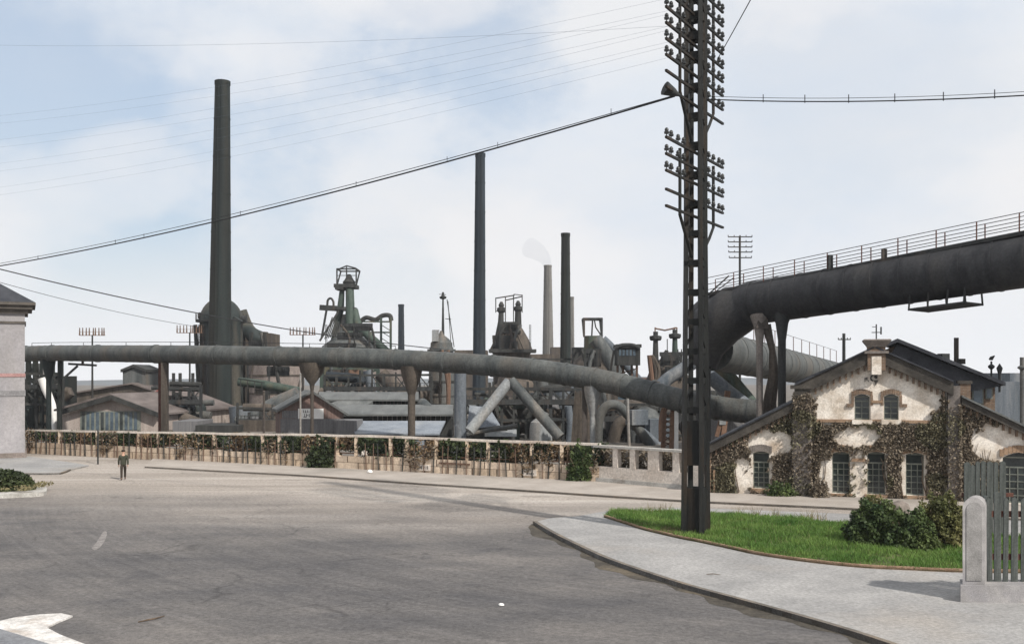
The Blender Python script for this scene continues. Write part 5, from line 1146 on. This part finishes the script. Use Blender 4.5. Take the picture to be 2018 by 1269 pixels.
# ============================================================ cables and wires
def catpts(a, c, sag, n=28): return [a.lerp(c, t) - Vector((0, 0, sag * 4 * t * (1 - t))) for t in np.linspace(0, 1, n)]
def fit(a, c, sag): return catpts(a, c, sag)
ca = P(1330, 190, 36.6); cbp = P(-330, 566, 78)
oc = thing('overhead_cable', 'thick black cable hung from a messenger wire between mast and left edge', 'cable', ca)
ln = catpts(ca, cbp, 1.15); MB().tube(ln, .034, 6).obj('cable', M['wire'], oc)
ln2 = [q + Vector((0, 0, .17 * math.sin(math.pi * min(1, .02 + i / 27)) ** .6)) for i, q in enumerate(ln)]; MB().tube(ln2, .016, 5).obj('messenger_wire', M['wire'], oc)
src = MB().bar((0, 0, 0), (0, 0, .24), .022).obj('hanger', M['wire'], oc, at=ln[1])
for i in (3, 4, 6, 9, 12, 13, 16, 20, 24): inst(src, oc, ln[i] - Vector((0, 0, .02)))
ca2 = P(1388, 196, 38.6); cb2 = P(2300, 168, 30)
o2 = thing('overhead_cable', 'black cable with small clips running from the mast to the right edge', 'cable', ca2)
ln = catpts(ca2, cb2, .25, 20); MB().tube(ln, .022, 6).obj('cable', M['wire'], o2)
MB().tube([q + Vector((0, 0, .12)) for q in ln], .010, 5).obj('messenger_wire', M['wire'], o2)
src = MB().bar((0, 0, -.05), (0, 0, .24), .025).obj('hanger', M['wire'], o2, at=ln[3])
for i in range(5, 19, 2): inst(src, o2, ln[i])
def wire(name, label, a, c, sag, r, m='wire', group=None):
    b = MB(); b.tube(catpts(a, c, sag, 24), r, 5); return solo(b, name, M[m], label, 'wire', group, None, a)
wire('power_cable', 'upper of two black cables sagging from left edge across the domed stove', P(-260, 462, 88), P(870, 688, 120), 1.3, .055)
wire('power_cable', 'lower thinner cable sagging from the left edge below another toward the domed stove', P(-260, 478, 90), P(396, 645, 148), .8, .03)
wire('power_cable', 'single thin wire crossing the upper sky left of the mast', P(-300, 80, 60), P(1318, 52, 36.2), .5, .004, 'thinwire')
wire('power_cable', 'thin wire leaving the mast steeply to the upper right', MC + AX * 2.4 + AY * .03 + Vector((0, 0, 18.6)), P(1700, -420, 22), .1, .018)
for k in range(4):
    for j in range(2):
        a = MC + AY * .03 + AX * HLn * (-.98, -.62, .84)[j] + Vector((0, 0, 18.98 - .559 * k + .3))
        wire('telegraph_wire', 'very thin telegraph wire fanning left from the insulators of the mast', a, P(-420, 250 + 52 * k + 14 * j, 74), 1.2, .003, 'thinwire', 'thin telegraph wires of the mast')

# ============================================================ poles beyond the pipeline
def comb(px, ytop, Y, label):
    t = thing('telegraph_pole', label, 'telegraph pole', Vector((mm(px - CX, Y), Y, 0)), 'far telegraph poles with combs of insulators')
    MB().tube([(mm(px - CX, Y), Y, 0), P(px, ytop + 14, Y)], [.14, .09], 8).obj('pole', M['iron'], t)
    MB().bar(P(px - 25, ytop + 15, Y), P(px + 25, ytop + 15, Y), .07).obj('crossarm', M['rust'], t); MB().bar(P(px - 25, ytop + 8, Y), P(px + 25, ytop + 8, Y), .03).obj('crossarm', M['rust'], t)
    src = MB().tube([(0, 0, 0), (0, 0, mm(15, Y))], [.09, .05], 6).obj('insulator', M['rust'], t, at=P(px - 25, ytop + 15, Y))
    for k, x in enumerate((-19, -12, -6, 2, 6, 13, 19, 23)): inst(src, t, P(px + x, ytop + 15, Y))
comb(182, 646, 119, 'pole topped by an insulator comb above the pipeline, nearest the stucco building')
comb(374, 641, 124, 'pole with insulator comb whose right half is hidden by the domed stove')
comb(597, 645, 122, 'pole with insulator comb above the pipeline between the brown stove and the first furnace')
def pole(px, ytop, Y, arms, label, r=.1, base=0.0, name='telegraph_pole', double=False):
    t = thing(name, label, 'pole', Vector((mm(px - CX, Y), Y, base)))
    MB().tube([(mm(px - CX, Y), Y, base), P(px, ytop, Y)], [r * 1.3, r], 8).obj('pole', M['iron'], t)
    for (y, w0, w1) in arms:
        a = MB().bar(P(px - w0, y, Y), P(px + w1, y, Y), .09).obj('crossarm', M['rust'] if name == 'antenna_pole' else M['iron'], t)
        b = MB()
        for k in range(5): b.tube([P(px - w0 + (w0 + w1) * k / 4, y, Y), P(px - w0 + (w0 + w1) * k / 4, y - 3.5, Y)], .04, 5)
        b.obj('insulator', M['iron'], a)
    return t
pole(1458, 465, 96, [(467, 23, 24), (477, 23, 24), (487, 23, 24), (497, 22, 24), (508, 21, 23)], 'telegraph pole with five crossarms rising behind the end of the gas main walkway', .1)
pole(1663, 657, 88, [(669, 11, 13)], 'short wooden pole with one crossarm above the left gable slope of the house', .13)
tpp = thing('vent_stack', 'slim grey stack with collar at the right edge behind the house', 'stack', Vector((mm(2014 - CX, 82), 82, 0)))
MB().tube([(mm(2014 - CX, 82), 82, 0), P(2014, 704, 82)], .16, 10).obj('shaft', M['grey'], tpp); MB().lathe(P(2014, 728, 82), [(.2, 0), (.34, .1), (.34, .2), (.2, .3)], 10).obj('collar', M['grey'], tpp)
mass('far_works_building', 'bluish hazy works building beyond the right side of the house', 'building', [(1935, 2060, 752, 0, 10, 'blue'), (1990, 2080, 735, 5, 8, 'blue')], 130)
def thin_post(px, yt, Y, label, m, r): 
    b = MB(); b.tube([(mm(px - CX, Y), Y, 0), P(px, yt, Y)], [r * 1.3, r], 8); b.lathe(P(px, yt, Y), [(r, 0), (r * 1.5, .03), (r * .4, .1)], 8); solo(b, 'post', M[m], label, 'post', None, None, Vector((mm(px - CX, Y), Y, 0)))
thin_post(193, 850, 70.5, 'thin dark post on the far pavement left of the walking person', 'iron', .045)
thin_post(520, 772, 72.5, 'slender brown post rising before the fence below the brown stove', 'brown', .07)
thin_post(592, 738, 71.5, 'pale thin pole rising before the fence beside the white panels of the board shed', 'lgrey', .06)

# ============================================================ grass island
def poly_pts(poly, n, seed):
    rng = np.random.default_rng(seed); xs = np.array([p.x for p in poly]); ys = np.array([p.y for p in poly]); out_ = []
    got = 0
    while got < n:
        x = rng.uniform(xs.min(), xs.max(), n); y = rng.uniform(ys.min(), ys.max(), n); ins = np.zeros(n, bool); j = len(poly) - 1
        for i in range(len(poly)):
            c = ((ys[i] > y) != (ys[j] > y)) & (x < (xs[j] - xs[i]) * (y - ys[i]) / (ys[j] - ys[i] + 1e-12) + xs[i]); ins ^= c; j = i
        out_.append(np.stack([x[ins], y[ins]], 1)); got += ins.sum()
    return np.concatenate(out_)[:n]
gf = arc([G(x, y, .16) for x, y in ((1190, 1018), (1225, 1029), (1265, 1042), (1310, 1053), (1345, 1061), (1372, 1066), (1420, 1076), (1500, 1093), (1600, 1107), (1700, 1117), (1800, 1122), (1900, 1126), (2060, 1128))])
gb = [G(2060, 1062, .16), G(1900, 1052, .16), G(1700, 1032, .16), G(1640, 1030, .16), G(1560, 1021, .16), G(1480, 1016, .16), G(1400, 1011, .16), G(1300, 1008, .16), G(1205, 1007, .16)]
gpoly = gf + gb
structure(MB().prism([(p.x, p.y, kz - .0) for p in gpoly], (0, 0, .05)), 'grass_bed', M['soil'])
strip('grass_edging', gf, .11, kz - .01, kz + .1, M['sill'], 1)
def blades(name, xy, z, h, w, m, label, seed):
    rng = np.random.default_rng(seed); n = len(xy); a = rng.uniform(0, 6.283, n); hh = h * rng.uniform(.5, 1.5, n); lean = rng.normal(0, .45, (n, 2)) * hh[:, None]
    p = np.column_stack([xy, np.full(n, z)]); d = np.stack([np.cos(a), np.sin(a), 0 * a], 1) * w
    tip = p + np.column_stack([lean, hh]); v = np.stack([p - d, p + d, tip], 1).reshape(-1, 3)
    me = bpy.data.meshes.new(name); me.from_pydata(v.tolist(), [], np.arange(3 * n).reshape(-1, 3).tolist()); me.materials.append(m)
    o = bpy.data.objects.new(name, me); COL.objects.link(o); tag(o, label, 'grass', None, 'stuff'); return o
gx = poly_pts([p for p in gf[::3]] + gb, 66000, 51); bare = np.array([mn.noise(Vector((x * .8, y * .8, 3.3))) + .5 * mn.noise(Vector((x * 2.5, y * 2.5, 1))) for x, y in gx]); gx = gx[(bare > -.38) | (np.random.default_rng(8).uniform(0, 1, len(gx)) < .3)]
tuft = np.sin(gx[:, 0] * 1.9) * np.sin(gx[:, 1] * 2.3 + 1) + .5 * np.sin(gx[:, 0] * 5.1 + gx[:, 1] * 4)
blades('grass', gx[tuft > -.25], .18, .17, .014, M['grass'], 'thick green grass covering the kerbed island around the mast', 52)
blades('grass', gx[tuft <= -.25], .18, .10, .014, M['grass'], 'shorter trodden green grass between the thicker tufts on the island', 53)
dryp = [G(x, y, .16) for x, y in ((1255, 1034), (1345, 1044), (1345, 1058), (1290, 1046))]
blades('dry_grass', poly_pts(dryp, 2500, 54), .18, .10, .014, M['straw'], 'patch of dry yellowish grass on the island just left of the mast foot', 55)
wx = np.concatenate([np.array([[p.x, p.y]]) + np.random.default_rng(i).normal(0, .12, (26, 2)) for i, p in enumerate(G(x, y, .16) for x, y in ((1284, 1009), (1300, 1010), (1312, 1009), (1585, 1021), (1600, 1023), (1530, 1017), (1490, 1015), (1620, 1025), (1460, 1014)))])
blades('dry_grass', gx[np.random.default_rng(3).uniform(0, 1, len(gx)) < .06], .18, .13, .012, M['straw'], 'scattered dry stalks all through the green grass of the island', 57)
blades('tall_weeds', wx, .18, .34, .012, M['straw'], 'tall seeding weeds along the far edge of the grass island', 56)
# shrub bed at the right of the island
def shrub(name, label, px, py, rx, ry, h, n, m, seed, z0=.2):
    c = G(px, py, .18); t = thing(name, label, 'bush', c); leaves('foliage', mound(c, rx, ry, h, n, seed, z0 - .0), .062, m, t, seed)
    b = MB(); r_ = random.Random(seed)
    for i in range(10): b.tube([c + Vector((r_.uniform(-.3, .3) * rx, r_.uniform(-.3, .3) * ry, 0)), c + Vector((r_.uniform(-.7, .7) * rx, r_.uniform(-.6, .6) * ry, h * .75))], [.03, .01], 5)
    b.obj('stem', M['bark'], t)
shrub('bush', 'rounded dark green bush at the left end of the bed on the grass island', 1722, 1070, .98, .9, 1.42, 10000, M['bush'], 61)
shrub('bush', 'dark green bush at the middle of the bed, in front of the house wall base', 1790, 1078, .95, .9, 1.22, 9000, M['bush'], 62)
shrub('bush', 'tall olive green bush touching the rounded stone pillar', 1856, 1074, .88, .9, 1.7, 9500, M['bushwarm'], 63)
shrub('bush', 'light olive bush standing behind the rounded dark one before the house window', 1725, 1034, .75, .6, 1.15, 3000, M['bushwarm'], 64)
def stones(name, label, cat, c, n, sz, m, seed):
    b = MB(); r_ = random.Random(seed)
    bm2 = bmesh.new(); bmesh.ops.create_icosphere(bm2, subdivisions=3, radius=1)
    vs = []
    for v in bm2.verts:
        k = 1 + .3 * mn.noise(v.co * 1.7 + Vector((seed, 0, 0))) + .12 * mn.noise(v.co * 5); vs.append(Vector((c.x + v.co.x * sz[0] * k, c.y + v.co.y * sz[1] * k, c.z + max(v.co.z, -.4) * sz[2] * k)))
    b.add(vs, [[v.index for v in f.verts] for f in bm2.faces]); bm2.free(); solo(b, name, m, label, cat, angle=70)
stones('boulder', 'reddish rough boulder between the bushes on the island bed', 'rock', G(1770, 1030, .2) + Vector((0, 0, .5)), 1, (.5, .35, .36), M['pink'], 3)
stones('stone', 'small white stone on the far pavement before the fence', 'stone', fpt(.70) + fnn * 1.7 + Vector((0, 0, .16)), 1, (.16, .16, .13), M['signw'], 5)
stones('stone', 'white lump on the fence plinth below the pipeline column', 'stone', fpt(.665) - fnn * .1 + Vector((0, 0, 1.1)), 1, (.22, .15, .22), M['wallw'], 6)
stones('stone', 'little white stone on the bare middle of the road', 'stone', G(988, 1191, .03), 1, (.07, .07, .04), M['signw'], 7)
b = MB(); q = [G(272, 1225, .02), G(290, 1221, .04), G(306, 1218, .04), G(324, 1213, .02)]; b.tube(q, [.012, .02, .018, .01], 6); solo(b, 'stick', M['bark'], 'dark stick lying on the road at lower left', 'stick')
b = MB(); q = [G(1392, 1131, .17), G(1405, 1130, .18), G(1420, 1132, .16)]; b.tube(q, [.008, .014, .006], 6); solo(b, 'stick', M['bark'], 'short twig lying on the right-hand pavement', 'stick')
structure(MB().prism([(p.x, p.y, .004) for p in arc([G(x, y) for x, y in ((180, 1080), (192, 1066), (204, 1047), (211, 1050), (206, 1066), (196, 1079), (186, 1084))], 3)], (0, 0, .004)), 'pale_stain', mat('pale_stain', (.15, .14, .135), (.27, .25, .24), 3, .9, gscale=18, grit=.3))

# ============================================================ gate pillar and plank fence at right
gp = thing('gate_pillar', 'round-topped grey granite gate pillar on a stone plinth at the right', 'pillar', Vector((mm(1926 - CX, 27.3), 27.3, 0)))
Y = 27.1; x0, x1 = mm(1897 - CX, Y), mm(1941 - CX, Y); sk = Vector((.30, .52, 0)); zb, zt = .58, CH - mm(980 - HY, Y)
def archp(xa, xb, z0, z1, rr, n=10):
    c = (xa + xb) / 2; w = (xb - xa) / 2; l = [(xa, z0), (xb, z0)]
    for i in range(n + 1): a = math.pi * i / n; l.append((c + w * math.cos(a), z1 - rr + rr * math.sin(a)))
    return l
MB().prism([(x, Y, z) for x, z in archp(x0, x1, zb, zt, .26)], sk).obj('shaft', M['stone'], gp, True, angle=50)
MB().prism([(x, Y - .022, z) for x, z in archp(x0 + .09, x1 - .09, zb + .1, zt - .12, .2)], (0, .02, 0)).obj('shaded_front', mat('shaded_granite', (.17, .165, .16), (.29, .28, .275), 2.2, .9, .3, gscale=55, grit=.3), gp, True, angle=50)  # dimmer light on the front face painted as a darker copy of the granite
pb_ = Vector((mm(1893 - CX, Y - .12), Y - .12, -.05)); pd = Vector((4.0, -.18, 0))
MB().obox(pb_, pd, Vector((.35, .85, 0)), (0, 0, .627)).obj('plinth', M['stone'], gp, False)
pf = thing('plank_fence', 'weathered grey-green plank fence with red-brown rails behind the granite pillar', 'fence', Vector((mm(1985 - CX, 27.6), 27.6, .58)))
r_ = random.Random(4); fx0 = mm(1946 - CX, 27.5); x = fx0; src = None; k = 0
while x < fx0 + 3.4:
    w = r_.uniform(.12, .19); h = 2.35 + r_.uniform(-.12, .12); yy = 27.5 - .045 * (x - fx0); b = MB()
    b.prism([(0, 0, 0), (w, 0, 0), (w, 0, h - .08), (w * .5, 0, h), (0, 0, h - .06)], (0, .035, 0)); o = b.obj('plank', M['wood'], pf, False, at=(x, yy + r_.uniform(-.015, .015), .575)); o.rotation_euler = (r_.uniform(-.01, .01), r_.uniform(-.012, .012), 0); x += w + r_.uniform(.015, .1)
for z in (1.15, 2.3): MB().obox((fx0 - .1, 27.545, z), (3.6, -.16, 0), (0, .09, 0), (0, 0, .16)).obj('rail', M['redwood'], pf, False)
for i in range(3): MB().box((fx0 + .05 + i * 1.5, 27.68 - i * .06, 1.7), (.16, .12, 2.3)).obj('post', M['wood'], pf, False)
pf2 = thing('plank_fence', 'taller dark mossy plank screen further back between pillar and house', 'fence', Vector((mm(1930 - CX, 38), 38, 0)))
x = mm(1900 - CX, 38)
while x < mm(1972 - CX, 38):
    w = r_.uniform(.16, .24); h = CH - mm(914 - HY, 38) + r_.uniform(-.25, .15); b = MB(); b.prism([(0, 0, 0), (w, 0, 0), (w, 0, h), (w * .5, 0, h + .06), (0, 0, h)], (0, .04, 0)); b.obj('plank', M['wood'], pf2, False, at=(x, 38 + r_.uniform(-.02, .02), .1)); x += w + r_.uniform(.01, .05)
MB().obox((mm(1898 - CX, 38), 38.06, 1.6), (1.9, 0, 0), (0, .08, 0), (0, 0, .14)).obj('rail', M['redwood'], pf2, False)

# ============================================================ the person on the road
pw = G(243, 945); pe = thing('person', 'person in dark olive jacket and dark trousers walking on the road at left', 'person', pw)
def skin(name, verts, edges, radii, m, parent, root=0, sub=2):
    bm2 = bmesh.new(); lay = bm2.verts.layers.skin.verify(); vs = [bm2.verts.new(Vector(v)) for v in verts]
    for v, r in zip(vs, radii): v[lay].radius = (r, r) if not isinstance(r, tuple) else r
    vs[root][lay].use_root = True
    for a, c in edges: bm2.edges.new((vs[a], vs[c]))
    me = bpy.data.meshes.new(name); bm2.to_mesh(me); bm2.free(); o = bpy.data.objects.new(name, me); COL.objects.link(o)
    o.modifiers.new('skin', 'SKIN').use_smooth_shade = True; s_ = o.modifiers.new('sub', 'SUBSURF'); s_.levels = sub; s_.render_levels = sub
    bpy.context.view_layer.update(); dg = bpy.context.evaluated_depsgraph_get(); me2 = bpy.data.meshes.new_from_object(o.evaluated_get(dg)); bpy.data.objects.remove(o, do_unlink=True)
    me2.materials.clear(); me2.materials.append(m); me2.polygons.foreach_set('use_smooth', [True] * len(me2.polygons))
    o = bpy.data.objects.new(name, me2); COL.objects.link(o); o.parent = parent; WL[o] = WL[parent]; return o
V = []; E = []; RD = []
def chain(pts, rs, frm=None):
    ids = []
    for p, r in zip(pts, rs): V.append(p); RD.append(r); ids.append(len(V) - 1)
    if frm is not None: E.append((frm, ids[0]))
    for i in range(len(ids) - 1): E.append((ids[i], ids[i + 1]))
    return ids
sp2 = chain([(0, 0, .92), (0, 0, 1.08), (0, -.01, 1.25), (0, -.01, 1.40), (0, -.01, 1.48), (0, .01, 1.55), (0, .015, 1.63), (0, .01, 1.68)], [(.15, .10), (.14, .10), (.16, .11), (.14, .09), .055, .075, .095, .06])
chain([(0, .105, 1.595)], [.016], sp2[6]); chain([(.092, .01, 1.60)], [.018], sp2[6]); chain([(-.092, .01, 1.60)], [.018], sp2[6])
for s_ in (-1, 1):
    st_ = s_ * .27
    chain([(s_ * .09, 0, .86), (s_ * .095, st_ * .5 + .02, .48), (s_ * .095, st_ - .03, .10), (s_ * .1, st_ + .06, .035), (s_ * .1, st_ + .14, .03)], [.085, .06, .042, .04, .03], sp2[0])
    ar = chain([(s_ * .19, -.01, 1.38), (s_ * .245, -.02 - st_ * .2, 1.12), (s_ * .25, .03 - st_ * .5, .88), (s_ * .25, .04 - st_ * .5, .82)], [.055, .045, .032, .036], sp2[3])
    hx, hy, hz_ = s_ * .25, .04 - st_ * .5, .80
    for k in range(4): chain([(hx, hy - .024 + k * .017, hz_ - .05), (hx - s_ * .012, hy - .024 + k * .017 + .01, hz_ - .085 - .008 * (k in (1, 2)))], [.0095, .008], ar[3])
    chain([(hx - s_ * .02, hy + .04, hz_ - .01), (hx - s_ * .028, hy + .05, hz_ - .045)], [.011, .009], ar[3])
skin('body', V, E, RD, M['skin'], pe)
V, E, RD = [], [], []
j = chain([(0, 0, .80), (0, 0, 1.0), (0, -.01, 1.25), (0, -.01, 1.42), (0, -.01, 1.485)], [(.21, .15), (.18, .135), (.19, .14), (.15, .10), .078])
for s_ in (-1, 1): st_ = s_ * .27; chain([(s_ * .19, -.01, 1.39), (s_ * .25, -.02 - st_ * .2, 1.12), (s_ * .255, .03 - st_ * .5, .87)], [.07, .062, .052], j[3])
skin('jacket', V, E, RD, M['coat'], pe)
V, E, RD = [], [], []
j = chain([(0, 0, .92), (0, 0, .98)], [(.16, .12), (.15, .115)])
for s_ in (-1, 1): st_ = s_ * .27; chain([(s_ * .09, 0, .84), (s_ * .095, st_ * .5 + .02, .48), (s_ * .095, st_ - .03, .09)], [.10, .078, .062], j[0])
skin('trousers', V, E, RD, M['trou'], pe)
V, E, RD = [], [], []
chain([(0, -.02, 1.62), (0, -.005, 1.675), (0, .03, 1.70)], [.098, .092, .05]); skin('hair', V, E, RD, M['hair'], pe, 0, 1)
b = MB(); b.lathe(pw + Vector((0, 0, 1.675)), [(.11, 0), (.118, .03), (.1, .065), (.04, .08)], 14); b.prism([pw + Vector((x, y, 1.675)) for x, y in ((-.085, .06), (.085, .06), (.06, .165), (0, .185), (-.06, .165))], (0, 0, .012)); b.obj('cap', M['trou'], pe)
for s_ in (-1, 1):
    V, E, RD = [], [], []; st_ = s_ * .27; chain([(s_ * .096, st_ - .05, .06), (s_ * .1, st_ + .05, .045), (s_ * .1, st_ + .16, .035)], [.052, .048, .035]); skin('shoe', V, E, RD, M['trou'], pe, 0, 1)
EYE = MB()
for s_ in (-1, 1): EYE.lathe(pw + Vector((s_ * .035, .098, 1.625)), [(.004, -.01), (.012, -.004), (.012, .004), (.004, .01)], 8)
EYE.obj('eyes', M['ink'], pe)
pe.rotation_euler = (0, 0, R(20))

# ============================================================ air
hb = MB(); hb.obox((-895, -55, -1), (1790, 0, 0), (0, 830, 0), (0, 0, 66)); ho = hb.obj('haze', None, None, False); ho.data.materials.clear()
hm = bpy.data.materials.new('haze_air'); hm.use_nodes = True; N = hm.node_tree.nodes; L = hm.node_tree.links; N.remove(N['Principled BSDF'])
pv = N.new('ShaderNodeVolumePrincipled'); pv.inputs['Color'].default_value = (.93, .95, 1, 1); pv.inputs['Density'].default_value = .00022; pv.inputs['Anisotropy'].default_value = .2
L.new(pv.outputs[0], N['Material Output'].inputs['Volume']); ho.data.materials.append(hm); tag(ho, None, None, None, 'stuff')
